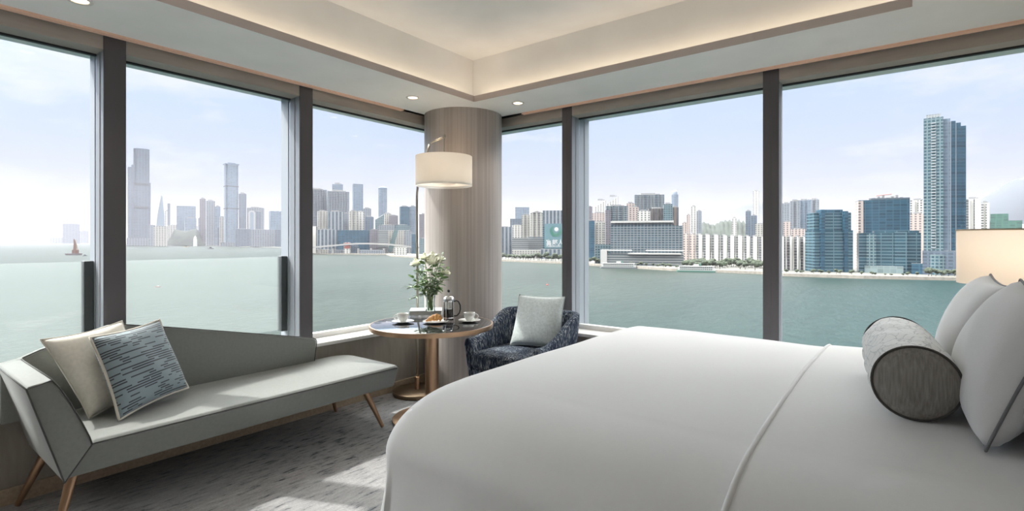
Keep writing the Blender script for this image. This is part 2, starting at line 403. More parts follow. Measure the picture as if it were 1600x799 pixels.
obj('back_piping', tb([(-3.635, .58, .767), (-3.635, .65, .797), (-3.635, .95, .887), (-3.635, 1.02, .884), (-3.635, 1.24, .84), (-3.635, 2.225, .625), (-3.635, 2.25, .611), (-3.635, 2.258, .59), (-3.635, 2.237, .445)], .0032), pipe_m, sofa, True)
for (ax, ay, fx, fy) in ((-3.10, .67, -3.035, .585), (-3.60, .68, -3.66, .565), (-3.14, 2.33, -3.07, 2.44), (-3.58, 2.33, -3.645, 2.43)):
    obj('leg', tb([(ax, ay, .292), (fx, fy, .004)], [.024, .013], n=16), bronze, sofa, 40)

# ------------------------------------------------------------------ pillows given by their four corners
def pillow_bm(TL, TR, BR, BL, th, n=26, pinch=.05, side=0, ruffle=0, seed=0):
    """surface between four corners, inflated both ways; returns (bmesh, outline of the seam)"""
    TL, TR, BR, BL = (Vector(p) for p in (TL, TR, BR, BL)); rnd = random.Random(seed)
    nrm = ((TR-BL).cross(BR-TL)).normalized()
    bm = bmesh.new(); G = {}
    ph = [rnd.uniform(0, 6) for _ in range(6)]
    mid = (TL+TR+BR+BL)/4
    def base(s, t):
        # edges bow inwards so that corners stay pointed
        e = 1-pinch*4*(s*(1-s))*0
        p = BL.lerp(BR, s).lerp(TL.lerp(TR, s), t)
        bow = pinch*(4*t*(1-t))*(2*abs(s-.5))**3*(1 if s < .5 else -1)
        bow2 = pinch*(4*s*(1-s))*(2*abs(t-.5))**3*(1 if t < .5 else -1)
        return p+(BR-BL)*bow+(TL-BL)*bow2
    for sgn in (1, -1):
        for i in range(n+1):
            for j in range(n+1):
                s, t = i/n, j/n
                edge = i in (0, n) or j in (0, n)
                if edge and sgn == -1: G[sgn, i, j] = G[1, i, j]; continue
                a = max(0, 4*s*(1-s)); b = max(0, 4*t*(1-t))
                h = (a*b)**.42*(1-.12*math.sin(5*s+ph[0])*math.sin(4*t+ph[1]))*th/2
                h += .02*th*math.sin(13*s+7*t+ph[2])*(a*b)
                G[sgn, i, j] = bm.verts.new(base(s, t)+nrm*h*sgn)
        for i in range(n):
            for j in range(n):
                bm.faces.new((G[sgn, i, j], G[sgn, i+1, j], G[sgn, i+1, j+1], G[sgn, i, j+1]))
    out = [base(i/n, 0) for i in range(n)]+[base(1, j/n) for j in range(n)]+[base(1-i/n, 1) for i in range(n)]+[base(0, 1-j/n) for j in range(n)]
    # uv for patterned covers
    uv = bm.loops.layers.uv.new('UVMap'); idx = {v: (i/n, j/n) for (sg, i, j), v in G.items()}
    for f in bm.faces:
        for l in f.loops: l[uv].uv = idx[l.vert]
    return bm, out
def pillow(name, label, cat, corners, th, m, piping=None, pr=.004, group=None, **k):
    bm, out = pillow_bm(*corners, th, **k)
    c = sum((Vector(p) for p in corners), Vector())/4; z = min(p[2] for p in corners)
    if piping is None:
        o = obj(name, bm, m, smooth=True); return tag(o, label, cat, group)
    t = thing(name, label, cat, (c.x, c.y, z), group=group)
    obj('cover', bm, m, t, True); obj('piping', tb(out, pr, n=6, closed=True), piping, t, True); return t
def stripe_mat():
    m = bpy.data.materials.new('blue_grey_dashed_weave'); m.use_nodes = True; t = m.node_tree; b = t.nodes['Principled BSDF']
    b.inputs['Roughness'].default_value = .6; b.inputs['Sheen Weight'].default_value = .3
    uv = N(t, 'ShaderNodeUVMap'); sp = N(t, 'ShaderNodeSeparateXYZ'); t.links.new(uv.outputs[0], sp.inputs[0])
    row = math_n(t, 'MULTIPLY', sp.outputs[1], 34); fl = math_n(t, 'FLOOR', row); fr = math_n(t, 'FRACT', row)
    cb = N(t, 'ShaderNodeCombineXYZ'); t.links.new(math_n(t, 'MULTIPLY', sp.outputs[0], 4.2), cb.inputs[0]); t.links.new(math_n(t, 'MULTIPLY', fl, 7.31), cb.inputs[1])
    nz = N(t, 'ShaderNodeTexNoise', i_Scale=1.0, i_Detail=1.0); t.links.new(cb.outputs[0], nz.inputs['Vector'])
    on = math_n(t, 'MULTIPLY', math_n(t, 'GREATER_THAN', nz.outputs[0], .485), math_n(t, 'LESS_THAN', fr, .5))
    c = mix(t, on, (.22, .28, .31), (.03, .035, .042))
    t.links.new(c, b.inputs['Base Color']); return m
cream = fabric('cream_linen', (.80, .76, .68)); cream_d = mat('cream_piping', (.62, .58, .51), .8)
pillow('cushion', 'plain cream linen cushion leaning in the sofa corner behind the blue one', 'cushion',
       ((-3.50, .625, .872), (-3.575, .99, .915), (-3.545, 1.13, .47), (-3.36, .79, .455)), .15, cream, cream_d, seed=2, pinch=.04)
pillow('cushion', 'blue grey cushion with dark dashed stripes on the chaise sofa', 'cushion',
       ((-3.41, .805, .865), (-3.60, 1.185, .895), (-3.43, 1.28, .49), (-3.205, .875, .455)), .15, stripe_mat(), cream_d, pr=.007, seed=5, pinch=.035)

# ------------------------------------------------------------------ side table with its things
TXc, TYc, TH = -2.91, 2.785, .74
black_top = mat('black_glossy_stone', (.02, .021, .023), .06, spec=.8, coat=.6)
t = thing('round_side_table', 'round pedestal table with glossy black top and bronze rim', 'table', (TXc, TYc, 0))
obj('tabletop', lt([(.0, TH-.012), (.458, TH-.012), (.458, TH-.001), (.455, TH), (0, TH)], n=96, cx=TXc, cy=TYc, cap=False), black_top, t, 40)
obj('rim', lt([(.44, TH-.034), (.468, TH-.034), (.471, TH-.02), (.471, TH-.002), (.4585, TH-.001), (.4585, TH-.012), (.44, TH-.012), (.44, TH-.034)], n=96, cx=TXc, cy=TYc, cap=False), bronze, t, 40)
obj('pedestal', lt([(.052, .02), (.052, TH-.03)], n=48, cx=TXc, cy=TYc), bronze, t, 40)
obj('foot_plate', lt([(.295, .002), (.30, .006), (.30, .018), (.292, .023), (.06, .024), (.055, .03)], n=96, cx=TXc, cy=TYc), bronze, t, 40)
china = mat('white_porcelain', (.82, .82, .79), .12, spec=.6, coat=.3)
def at(u, v, z):
    d = (EYE-z)*F/(v-376); x, y = world_xy(u, d); return x, y
def saucer_cup(u, v, rot, lab1, lab2):
    x, y = at(u, v, TH)
    o = obj('saucer', lt([(0, .004), (.030, .004), (.034, .001), (.038, .001), (.085, .013), (.087, .016), (.083, .0165), (.036, .006), (0, .006)], n=40, cx=x, cy=y, cz=TH, cap=False), china, smooth=True)
    tag(o, lab1, 'saucer', 'saucers on the round table')
    t = thing('coffee_cup', lab2, 'cup', (x, y, TH+.0065), group='coffee cups on the round table')
    z = TH+.0065
    obj('bowl', lt([(0, .001), (.024, .001), (.025, .005), (.036, .02), (.043, .042), (.045, .062), (.0455, .066), (.043, .066), (.040, .042), (.033, .02), (.02, .008), (0, .007)], n=40, cx=x, cy=y, cz=z, cap=False), china, t, True)
    obj('coffee', lt([(0, .052), (.0408, .052)], n=32, cx=x, cy=y, cz=z, cap=False), mat('black_coffee', (.02, .01, .006), .1), t)
    pts = [(x+(.041+.028*math.sin(a))*math.cos(rot), y+(.041+.028*math.sin(a))*math.sin(rot), z+.036+.02*math.cos(a)) for a in [PI*i/10 for i in range(11)]]
    obj('handle', tb(pts, .0042), china, t, True)
saucer_cup(629.5, 504.5, YAW+PI, 'white saucer under the cup at the left edge of the table', 'white coffee cup at the left of the table beside the book')
saucer_cup(733.5, 503, YAW, 'white saucer under the cup right of the coffee press', 'white coffee cup at the right of the table near the armchair')
# plate and croissant
x, y = at(680.5, 504.5, TH)
tag(obj('plate', lt([(0, .004), (.05, .004), (.056, .001), (.06, .001), (.098, .012), (.10, .015), (.096, .0155), (.058, .007), (0, .006)], n=48, cx=x, cy=y, cz=TH, cap=False), china, smooth=True), 'white plate under the croissant', 'plate')
bm = bmesh.new(); K = 44; pts = []; rs = []
for i in range(K+1):
    s = i/K*2-1; a = s*1.45
    pts.append((x+.055*math.sin(a)*math.cos(YAW)+.035*(1-math.cos(a))*math.sin(YAW)*-1, y+.055*math.sin(a)*math.sin(YAW)-.035*(1-math.cos(a))*math.cos(YAW)+.01, TH+.009+max(.006, .031*(1-abs(s)**1.6))))
    ridge = 1-.16*abs(math.sin(s*3.5*PI/1))
    rs.append(max(.004, .031*(1-abs(s)**1.6)*ridge))
tube(bm, pts, rs, n=18)
rnd = random.Random(4)
tag(obj('croissant', bm, mat('golden_pastry', (.66, .33, .11), .45, noise=(60, .35, (1, 1, 1)), bump=(120, .6)), smooth=True), 'golden brown croissant on the small white plate', 'croissant')
# book
bx_, by_ = at(666, 491, TH+.0)
t = thing('book', 'pale hardback book lying flat under the flower vase', 'book', (bx_, by_, TH), YAW+.12)
bwm = mat('pale_blue_cover', (.66, .70, .72), .5)
bm = bmesh.new(); box(bm, -.135, .135, -.10, .10, .002, .006, bev=.001, seg=1); box(bm, -.135, .135, -.10, .10, .038, .042, bev=.001, seg=1); box(bm, -.136, -.131, -.10, .10, .002, .042)
obj('cover', bm, bwm, t, world=False)
obj('page_block', bx(-.131, .131, -.096, .096, .006, .038), mat('page_paper', (.80, .79, .75), .8, noise=(30, .08, (1, 1, 40))), t, world=False)
BZ = TH+.042
# vase
vx, vy = at(672.5, 487, BZ)
def real_glass(name, col=(1, 1, 1), rough=0, ior=1.45):
    m = bpy.data.materials.new(name); m.use_nodes = True; b = m.node_tree.nodes['Principled BSDF']
    b.inputs['Base Color'].default_value = (*col, 1); b.inputs['Transmission Weight'].default_value = 1; b.inputs['Roughness'].default_value = rough; b.inputs['IOR'].default_value = ior
    return m
vg = glass_mat('thin_vase_glass', (.95, .97, .96), refl=1.6)
t = thing('glass_vase', 'clear flared glass vase standing on the book', 'vase', (vx, vy, BZ))
obj('glass_body', lt([(0, .002), (.038, .002), (.042, .008), (.036, .06), (.036, .10), (.046, .16), (.058, .215), (.0595, .216), (.056, .213)], n=48, cx=vx, cy=vy, cz=BZ, cap=False), vg, t, True)
wm = glass_mat('vase_water', (.86, .92, .86), refl=.6)
obj('water', lt([(0, .006), (.037, .006), (.034, .06), (.033, .085), (0, .085)], n=32, cx=vx, cy=vy, cz=BZ, cap=False), wm, t, True)
# flowers
stem_m = mat('green_stem', (.18, .30, .08), .5); leaf_m = mat('sage_green_leaf', (.24, .36, .16), .5, noise=(40, .2, (1, 1, 1))); leaf_p = mat('silvery_leaf', (.45, .53, .40), .6, noise=(50, .15, (1, 1, 1)))
petal_m = mat('creamy_white_petal', (.92, .92, .80), .5, noise=(30, .08, (1, 1, 1)))
def leaf(bm, p, d, L, w, curl=.25, roll=0):
    d = Vector(d).normalized(); p = Vector(p); s = d.cross(Vector((0, 0, 1)))
    s = (s if s.length > .01 else Vector((1, 0, 0))).normalized(); s = Matrix.Rotation(roll, 3, d) @ s; nn = s.cross(d)
    A, B, M_ = [], [], []
    for i in range(6):
        f = i/5; ww = w*math.sin(PI*min(1, f*.92+.06))**.8/2; c = p+d*L*f-nn*curl*L*f*f
        M_.append(bm.verts.new(c-nn*ww*.3)); A.append(bm.verts.new(c+s*ww)); B.append(bm.verts.new(c-s*ww))
    for i in range(5):
        bm.faces.new((A[i], A[i+1], M_[i+1], M_[i])); bm.faces.new((M_[i], M_[i+1], B[i+1], B[i]))
rr = random.Random(11)
def px_off(du, dz, df=0):  # offset in metres: right, up, towards away
    return Vector((vx+RT[0]*du+FW[0]*df, vy+RT[1]*du+FW[1]*df, BZ+dz))
def stem_path(tip, k):
    a = k*2.4; foot = Vector((vx+.022*math.cos(a), vy+.022*math.sin(a), BZ+.012)); neck = Vector((vx-.012*math.cos(a), vy-.012*math.sin(a), BZ+.14))
    neck = neck.lerp(Vector((tip.x, tip.y, neck.z)), .2)
    return [foot, foot.lerp(neck, .5), neck, neck.lerp(tip, .5)+Vector((0, 0, .012)), tip]
blooms = [(-.045, .455, -.02, .030, 'cream rose at the left top of the bouquet'), (-.118, .405, 0, .034, 'cream rose hanging out at the far left of the bouquet'),
          (.028, .425, -.05, .040, 'large cream rose at the front centre of the bouquet'), (.012, .46, .03, .034, 'cream rose at the top centre of the bouquet'),
          (.066, .44, .02, .034, 'cream rose at the right top of the bouquet'), (.125, .33, 0, .026, 'small cream rose at the right side of the bouquet')]
for kx, (du, dz, df, R, lab) in enumerate(blooms):
    tip = px_off(du, dz, df); R *= 1.3; t = thing('cream_rose', lab, 'flower', (tip.x, tip.y, tip.z), group='cream roses in the vase')
    sp_ = stem_path(tip, kx); stm = obj('stem', tb(sp_, .0028, n=6), stem_m, t, True)
    bm = bmesh.new()
    ax = (sp_[-1]-sp_[-2]).normalized(); ax = (ax+Vector((0, 0, .6))+Vector((-FW[0], -FW[1], 0))*.3).normalized(); Q = Vector((0, 0, 1)).rotation_difference(ax).to_matrix().to_4x4()
    for ring_i in range(4):
        npet = (3, 4, 5, 6)[ring_i]; rad = R*(.30+.25*ring_i)
        for p in range(npet):
            a0 = 2*PI*p/npet+ring_i*.7; g = []
            for i in range(6):
                for j in range(5):
                    f = i/5; s = (j/4-.5)*2*PI/npet*1.35
                    r = rad*(math.sin(min(1.0, f*1.05)*PI*.5)**.7)*(1+(.28 if ring_i > 1 else -.1)*f*f*f); z = R*(-.55+1.55*f*(1-.12*ring_i))+(-.1*R*ring_i*f)
                    z -= .25*R*(abs(j/4-.5)*2)**2*f
                    g.append(bm.verts.new(Matrix.Translation(tip) @ Q @ Vector((r*math.cos(a0+s), r*math.sin(a0+s), z))))
            for i in range(5):
                for j in range(4): bm.faces.new((g[i*5+j], g[i*5+j+1], g[(i+1)*5+j+1], g[(i+1)*5+j]))
    obj('bloom', bm, petal_m, t, True)
    bm = bmesh.new()
    for q in range(4): leaf(bm, tip-ax*R*.5, Q.to_3x3() @ Vector((math.cos(q*1.6), math.sin(q*1.6), .3)), R*1.1, R*.45, .3)
    for q in range(3):
        leaf(bm, sp_[3].lerp(sp_[4], .15+.25*q), (math.cos(q*2.1+kx), math.sin(q*2.1+kx), .25), .06, .03, .3, q)
    obj('leaves', bm, leaf_m, stm, True)
sprigs = [(-.16, .30, 0, 0), (-.10, .33, -.05, 1), (-.20, .21, .02, 1), (-.17, .10, -.02, 1), (-.06, .34, -.06, 0), (.0, .33, -.08, 1), (.06, .32, -.06, 0), (.115, .27, -.03, 0), (.13, .37, .02, 0), (.11, .50, .04, 1),
          (-.02, .30, .07, 1), (.07, .38, .06, 0), (-.09, .38, .05, 0), (.03, .28, -.10, 1), (-.13, .22, -.06, 0), (.085, .20, -.04, 0), (-.03, .26, -.09, 0), (.045, .36, -.03, 1), (-.075, .28, -.02, 1), (.09, .31, -.08, 1)]
for kx, (du, dz, df, pale) in enumerate(sprigs):
    tip = px_off(du, dz, df); path = stem_path(tip, kx+7)
    t = thing('leafy_sprig', ('silvery green' if pale else 'dark green')+' leafy sprig in the bouquet on the round table', 'foliage', (path[2].x, path[2].y, path[2].z), group=('silvery' if pale else 'dark green')+' sprigs in the vase')
    stm = obj('stem', tb(path, .0018, n=5), stem_m, t, True)
    bm = bmesh.new()
    for q in range(15):
        f = q/14; p = path[2].lerp(path[3], f*2) if f < .5 else path[3].lerp(path[4], f*2-1)
        a = q*2.4+kx; leaf(bm, p, (math.cos(a), math.sin(a), rr.uniform(-.2, .7)), rr.uniform(.03, .05) if pale else rr.uniform(.035, .062), .014 if pale else .027, rr.uniform(.1, .5), rr.uniform(-1, 1))
    obj('leaves', bm, leaf_p if pale else leaf_m, stm, True)
# coffee press
px_, py_ = at(701, 503, TH)
chrome = mat('polished_chrome', (.75, .75, .76), .12, metal=1)
t = thing('coffee_press', 'glass coffee press with black handle and dark coffee', 'coffee press', (px_, py_, TH))
obj('glass_beaker', lt([(0, .014), (.040, .014), (.041, .02), (.041, .165), (.043, .17)], n=40, cx=px_, cy=py_, cz=TH, cap=False), vg, t, True)
obj('coffee', lt([(0, .018), (.0385, .018), (.0385, .098), (0, .098)], n=32, cx=px_, cy=py_, cz=TH, cap=False), mat('black_coffee', (.02, .01, .006), .1), t, 40)
obj('lid', lt([(.044, .168), (.044, .178), (.040, .19), (.022, .204), (.006, .208), (0, .208)], n=40, cx=px_, cy=py_, cz=TH, cap=False), chrome, t, True)
bm = tb([(px_, py_, TH+.1), (px_, py_, TH+.236)], .0022); lathe(bm, [(.036, .102), (.036, .106)], n=24, cx=px_, cy=py_, cz=TH)
plg = obj('plunger', bm, chrome, t, 40)
obj('plunger_knob', lt([(0, .228), (.008, .23), (.011, .24), (.009, .25), (0, .254)], n=20, cx=px_, cy=py_, cz=TH, cap=False), mat('black_plastic', (.015, .015, .016), .35), plg, True)
bm = bmesh.new()
for zz in (.03, .158): lathe(bm, [(.0415, zz), (.0432, zz), (.0432, zz+.007), (.0415, zz+.007)], n=40, cx=px_, cy=py_, cz=TH, cap=False)
for a in (.3, 1.9, 3.5, 5.0):
    xx, yy = px_+.0425*math.cos(a), py_+.0425*math.sin(a); tube(bm, [(xx, yy, TH+.03), (xx, yy, TH+.165)], .0022, n=6)
    tube(bm, [(xx, yy, TH+.034), (px_+.049*math.cos(a), py_+.049*math.sin(a), TH+.001)], .0028, n=6)
obj('metal_frame', bm, chrome, t, 40)
hd = (RT[0], RT[1])
pts = [(px_+hd[0]*r, py_+hd[1]*r, TH+z) for r, z in ((.042, .160), (.06, .166), (.078, .158), (.09, .13), (.092, .10), (.084, .068), (.066, .048), (.043, .045))]
obj('handle', tb(pts, .006, n=10), mat('black_plastic', (.015, .015, .016), .35), t, True)

# ------------------------------------------------------------------ floor lamp
LX, LY = -3.495, 3.165
nick = mat('satin_brass', (.46, .42, .36), .3, metal=.9)
t = thing('floor_lamp', 'tall slim metal floor lamp with white drum shade in front of the column', 'lamp', (LX, LY, 0))
obj('base', lt([(.212, .002), (.216, .008), (.216, .034), (.208, .04), (.02, .042), (.018, .06)], n=72, cx=LX, cy=LY), bronze_d, t, 40)
obj('collar', lt([(.022, .04), (.022, .15), (.016, .155)], n=24, cx=LX, cy=LY), bronze, t, 40)
SD = 4.46; sx_, sy_ = world_xy(693.7, SD); SR = .243
ZB, ZT = EYE+(376-291)/F*SD, EYE+(376-245)/F*SD
def wp(u, v, d):
    x, y = world_xy(u, d); return (x, y, EYE+(376-v)/F*d)
dl = LX*FW[0]+LY*FW[1]
obj('pole', tb([(LX, LY, .05), (LX, LY, 1.0), wp(651.3, 310, dl), wp(651.6, 300, dl), wp(653, 290, dl), wp(660, 262, dl-.01), wp(667, 240, dl-.03), wp(671, 226, dl-.05)], .0105, n=12), nick, t, True)
tip = wp(693.7, 214, SD)
obj('arm', tb([wp(671, 226, dl-.05), wp(673, 223, dl-.06), tip], .008, n=10), nick, t, True)
bm = tb([tip, (sx_, sy_, ZT-.12)], .006, n=8); box(bm, sx_-.012, sx_+.012, sy_-.012, sy_+.012, tip[2]-.01, tip[2]+.022, bev=.003, seg=1)
obj('hanging_rod', bm, nick, t, 40)
def shade_mat(name, col, tr=.5):
    m = bpy.data.materials.new(name); m.use_nodes = True; tt = m.node_tree; tt.nodes.clear()
    a = N(tt, 'ShaderNodeBsdfDiffuse'); a.inputs[0].default_value = (*col, 1); b = N(tt, 'ShaderNodeBsdfTranslucent'); b.inputs[0].default_value = (*col, 1)
    tcn = N(tt, 'ShaderNodeTexCoord'); nzz = N(tt, 'ShaderNodeTexNoise', i_Scale=300.0); tt.links.new(tcn.outputs['Object'], nzz.inputs['Vector'])
    bn = N(tt, 'ShaderNodeBump', i_Strength=.1, i_Distance=.001); tt.links.new(nzz.outputs[0], bn.inputs['Height']); tt.links.new(bn.outputs[0], a.inputs['Normal'])
    mx = N(tt, 'ShaderNodeMixShader'); mx.inputs[0].default_value = tr; tt.links.new(a.outputs[0], mx.inputs[1]); tt.links.new(b.outputs[0], mx.inputs[2])
    o = N(tt, 'ShaderNodeOutputMaterial'); tt.links.new(mx.outputs[0], o.inputs[0]); return m
shade_m = shade_mat('white_linen_shade', (.86, .84, .80), .45)
fsh = obj('lamp_shade', lt([(SR, ZB), (SR, ZT)], n=72, cx=sx_, cy=sy_, cap=False), shade_m, t, True)
bm = bmesh.new()
lathe(bm, [(.10, ZB+.02), (SR-.004, ZB+.02)], n=48, cx=sx_, cy=sy_, cap=False)
obj('diffuser', bm, shade_mat('frosted_diffuser', (.9, .88, .84), .6), fsh, True)
bm = bmesh.new(); bmesh.ops.create_icosphere(bm, subdivisions=2, radius=.035, matrix=Matrix.Translation((sx_, sy_, (ZB+ZT)/2)))
obj('bulb', bm, emat('warm_bulb', (1, .74, .48), 8), t, True)
def point(name, loc, e, r=.04, col=(1, .72, .46)):
    d = bpy.data.lights.new(name, 'POINT'); d.energy = e; d.shadow_soft_size = r; d.color = col
    o = bpy.data.objects.new(name, d); C.objects.link(o); o.location = loc; return o
point('floor_lamp_light', (sx_, sy_, (ZB+ZT)/2+.06), .9)

# ------------------------------------------------------------------ armchair
def tweed():
    m = bpy.data.materials.new('navy_streaked_tweed'); m.use_nodes = True; t = m.node_tree; b = t.nodes['Principled BSDF']
    b.inputs['Roughness'].default_value = .9; b.inputs['Specular IOR Level'].default_value = .2
    tcn = N(t, 'ShaderNodeTexCoord')
    def nz(scale, st):
        mpn = N(t, 'ShaderNodeMapping'); mpn.inputs['Scale'].default_value = st; t.links.new(tcn.outputs['Object'], mpn.inputs[0])
        n = N(t, 'ShaderNodeTexNoise', i_Scale=scale, i_Detail=5.0, i_Roughness=.7); t.links.new(mpn.outputs[0], n.inputs['Vector']); return n.outputs[0]
    a = nz(30, (3, 3, .7)); c = nz(5, (1, 1, .6))
    s = math_n(t, 'ADD', math_n(t, 'MULTIPLY', a, .8), math_n(t, 'MULTIPLY', c, .2))
    t.links.new(ramp(t, s, [(.40, (.012, .018, .035)), (.49, (.035, .048, .08)), (.55, (.12, .14, .165)), (.62, (.40, .41, .41))]), b.inputs['Base Color'])
    bn = N(t, 'ShaderNodeBump', i_Strength=.5, i_Distance=.003); t.links.new(a, bn.inputs['Height']); t.links.new(bn.outputs[0], b.inputs['Normal'])
    return m
tweed_m = tweed()
AX, AY = -2.565, 3.555
t = thing('tub_armchair', 'dark navy tweed tub armchair between the bed and the round column', 'armchair', (AX, AY, 0))
# shell: U path in plan, open towards -y; the top edge falls from the back to the arms
path = []; hw, fr_, bk, rc = .385, -.37, .345, .20
def U(n=64):
    L1 = bk-rc-fr_; arc = PI/2*rc; L2 = 2*(hw-rc); T = 2*L1+2*arc+L2
    for i in range(n+1):
        s = T*i/n
        if s < L1: yield (-hw, fr_+s), (-1, 0), s/T
        elif s < L1+arc:
            a = PI-(s-L1)/rc; yield (-hw+rc+rc*math.cos(a), bk-rc+rc*math.sin(a)), (math.cos(a), math.sin(a)), s/T
        elif s < L1+arc+L2: yield (-hw+rc+(s-L1-arc), bk), (0, 1), s/T
        elif s < L1+2*arc+L2:
            a = PI/2-(s-L1-arc-L2)/rc; yield (hw-rc+rc*math.cos(a), bk-rc+rc*math.sin(a)), (math.cos(a), math.sin(a)), s/T
        else: yield (hw, bk-rc-(s-L1-2*arc-L2)), (1, 0), s/T
bm = bmesh.new(); cols = []
for (p, nn, f) in U():
    e = min(f, 1-f)*2                 # 0 at the arm fronts, 1 at the middle of the back
    sm = max(0, min(1, (e-.10)/.50)); sm = sm*sm*(3-2*sm)
    ztop = .565+.205*sm; fl = .035*sm
    th = .075
    prof = [(0-.055, .22), (-.03, .34), (.0+fl*.4, ztop-.06), (fl*.6-.008, ztop-.018), (-.028+fl*.6, ztop), (-.052+fl*.5, ztop-.012), (-th+fl*.4, ztop-.05), (-th-.012, .42), (-th-.015, .24)]
    front = max(0, 1-min(f, 1-f)/.03)
    cols.append([bm.verts.new((AX+p[0]+nn[0]*o_, AY+p[1]+nn[1]*o_, z_)) for o_, z_ in prof])
for a, b in zip(cols, cols[1:]):
    for i in range(len(a)-1): bm.faces.new((a[i], b[i], b[i+1], a[i+1]))
    bm.faces.new((a[-1], b[-1], b[0], a[0]))
bm.faces.new(cols[0]); bm.faces.new(cols[-1][::-1])
o = obj('shell', bm, tweed_m, t, True); md = o.modifiers.new('b', 'BEVEL'); md.width = .018; md.segments = 3; md.limit_method = 'ANGLE'; md.angle_limit = math.radians(50)
o = obj('seat_cushion', bx(AX-.305, AX+.305, AY-.385, AY+.265, .31, .458, bev=.045, seg=4), tweed_m, t, True)
obj('seat_base', bx(AX-.31, AX+.31, AY-.36, AY+.27, .215, .315, bev=.015), tweed_m, t, 40)
for sx in (-1, 1):
    for sy in (-1, 1):
        obj('leg', tb([(AX+sx*.25, AY-.03+sy*.24, .22), (AX+sx*.30, AY-.03+sy*.28, .004)], [.018, .011], n=14), bronze, t, 40)
silver = fabric('silver_blue_velvet', (.52, .57, .57), .6, .14, .6)
pillow('cushion', 'silvery blue velvet cushion standing in the navy armchair', 'cushion',
       ((-2.80, 3.765, .885), (-2.34, 3.80, .89), (-2.29, 3.66, .47), (-2.765, 3.58, .462)), .15, silver, mat('silver_piping', (.45, .50, .50), .8), pr=.004, seed=9, pinch=.03)

# ------------------------------------------------------------------ bed
linen = fabric('white_cotton', (.70, .70, .70), .8, .01, .2)
BX0, BX1, BY0, BY1, BZT = -1.725, .56, 1.255, 3.725, .755
t = thing('bed', 'king size bed with upholstered headboard under the white duvet', 'bed', ((BX0+BX1)/2, (BY0+BY1)/2, 0))
obj('bed_base', bx(-1.40, .56, 1.58, 3.34, .08, .30, bev=.02), mat('grey_bed_base', (.30, .28, .26), .8, noise=(40, .1, (1, 1, 1))), t, 40)
obj('mattress', bx(-1.44, .56, 1.55, 3.38, .30, .62, bev=.06, seg=4), linen, t, True)
obj('headboard', bx(.565, .695, 1.25, 3.9, .0, 1.30, bev=.02), mat('beige_headboard', (.52, .46, .40), .7, noise=(20, .08, (1, 1, 1)), bump=(300, .3)), t, 40)
for sx in (-1.3, .4):
    for sy in (1.7, 3.24): obj('leg', bx(sx-.04, sx+.04, sy-.04, sy+.04, .001, .085), bronze_d, t)
RN = .44
def hsh(a, b): return math.sin(a*12.9898+b*78.233)
def drape(a, b, RB, off=0, drop=.62):
    """arc-length point (a along x, b along y) of a cloth lying over the bed; off lifts it"""
    x0, x1, y0, y1 = BX0+RB, .56, BY0+RN, BY1-RB
    ex = min(0, a-x0); ey = (b-y0) if b < y0 else ((b-y1) if b > y1 else 0)
    e = math.hypot(ex, ey)
    cx_, cy_ = max(a, x0), min(max(b, y0), y1)
    u_, v_ = (cx_-x0)/(x1-x0), (cy_-y0)/(y1-y0)
    dome = .028*math.sin(PI*min(1, max(0, v_)))**.6*min(1, u_*3+.2)**.5+.006*math.sin(3.1*a+1.7*b)*math.sin(2.3*b-.6*a)+.0025*math.sin(9*a-4*b+1)*math.sin(5*b+2*a)
    z = BZT+dome
    if e < 1e-9: return Vector((a, b, z+off))
    d = Vector((ex/e, ey/e, 0)); q = PI/2*RB
    if e < q: an = e/RB; out, dn = RB*math.sin(an), RB*(1-math.cos(an)); nx, nz_ = math.sin(an), math.cos(an)
    else:
        h = e-q; fl = .10*h
        ang = math.atan2(ey, ex); s = a if abs(ey) > abs(ex) else b
        amp = min(1, h/.35)
        fold = amp*(.020*math.sin(9*s+.8*math.sin(3*s))+.010*math.sin(21*s+1.3))
        if ex < -.01 and abs(ey) > .01: fold += amp*.035*math.sin(ang*7)
        out, dn = RB+fl+fold, RB+h; nx, nz_ = 1, 0
    p = Vector((cx_, cy_, z))+d*(out+off*nx)+Vector((0, 0, -dn+off*nz_))
    if ey < 0: p.y = cy_+d.y*(min(out, RB)*RN/RB+max(0, out-RB)+off*nx)    # the near side rolls over more softly
    return p
def drape_bm(a0, a1, RB, off, nx, ny, hem=.05):
    q = PI/2*RB; L = BZT-RB-hem
    b0, b1 = BY0+RN-q-L, BY1-RB+q+L
    bm = bmesh.new(); G = []
    for i in range(nx+1):
        a = a0+(a1-a0)*i/nx; r = []
        for j in range(ny+1):
            b = b0+(b1-b0)*j/ny; p = drape(a, b, RB, off); p.z = max(p.z, .02); r.append(bm.verts.new(p))
        G.append(r)
    for i in range(nx):
        for j in range(ny): bm.faces.new((G[i][j], G[i+1][j], G[i+1][j+1], G[i][j+1]))
    return bm, G
RB = .20; q = PI/2*RB
bm, G = drape_bm(BX0+RB-q-(BZT-RB-.06), .56, RB, 0, 150, 190)
dv = thing('duvet', 'white duvet spread over the whole bed and hanging to the floor', 'duvet', (-.6, 2.55, BZT))
o = obj('cover', bm, linen, dv, True); md = o.modifiers.new('s', 'SOLIDIFY'); md.thickness = .012; md.offset = -1
bm, G = drape_bm(-.365, .56, RB, .014, 60, 190)
band = o = obj('folded_band', bm, linen, dv, True); md = o.modifiers.new('s', 'SOLIDIFY'); md.thickness = .010; md.offset = -1
bm, G = None, None
pts = []
L = BZT-RB-.05
for j in range(120):
    b = BY0+RN-q-L+(BY1-BY0-RB-RN+2*q+2*L)*j/119; p = drape(-.365, b, RB, .010); p.z = max(p.z, .03); pts.append(p)
obj('hem_roll', tb(pts, .010, n=8), linen, band, True)
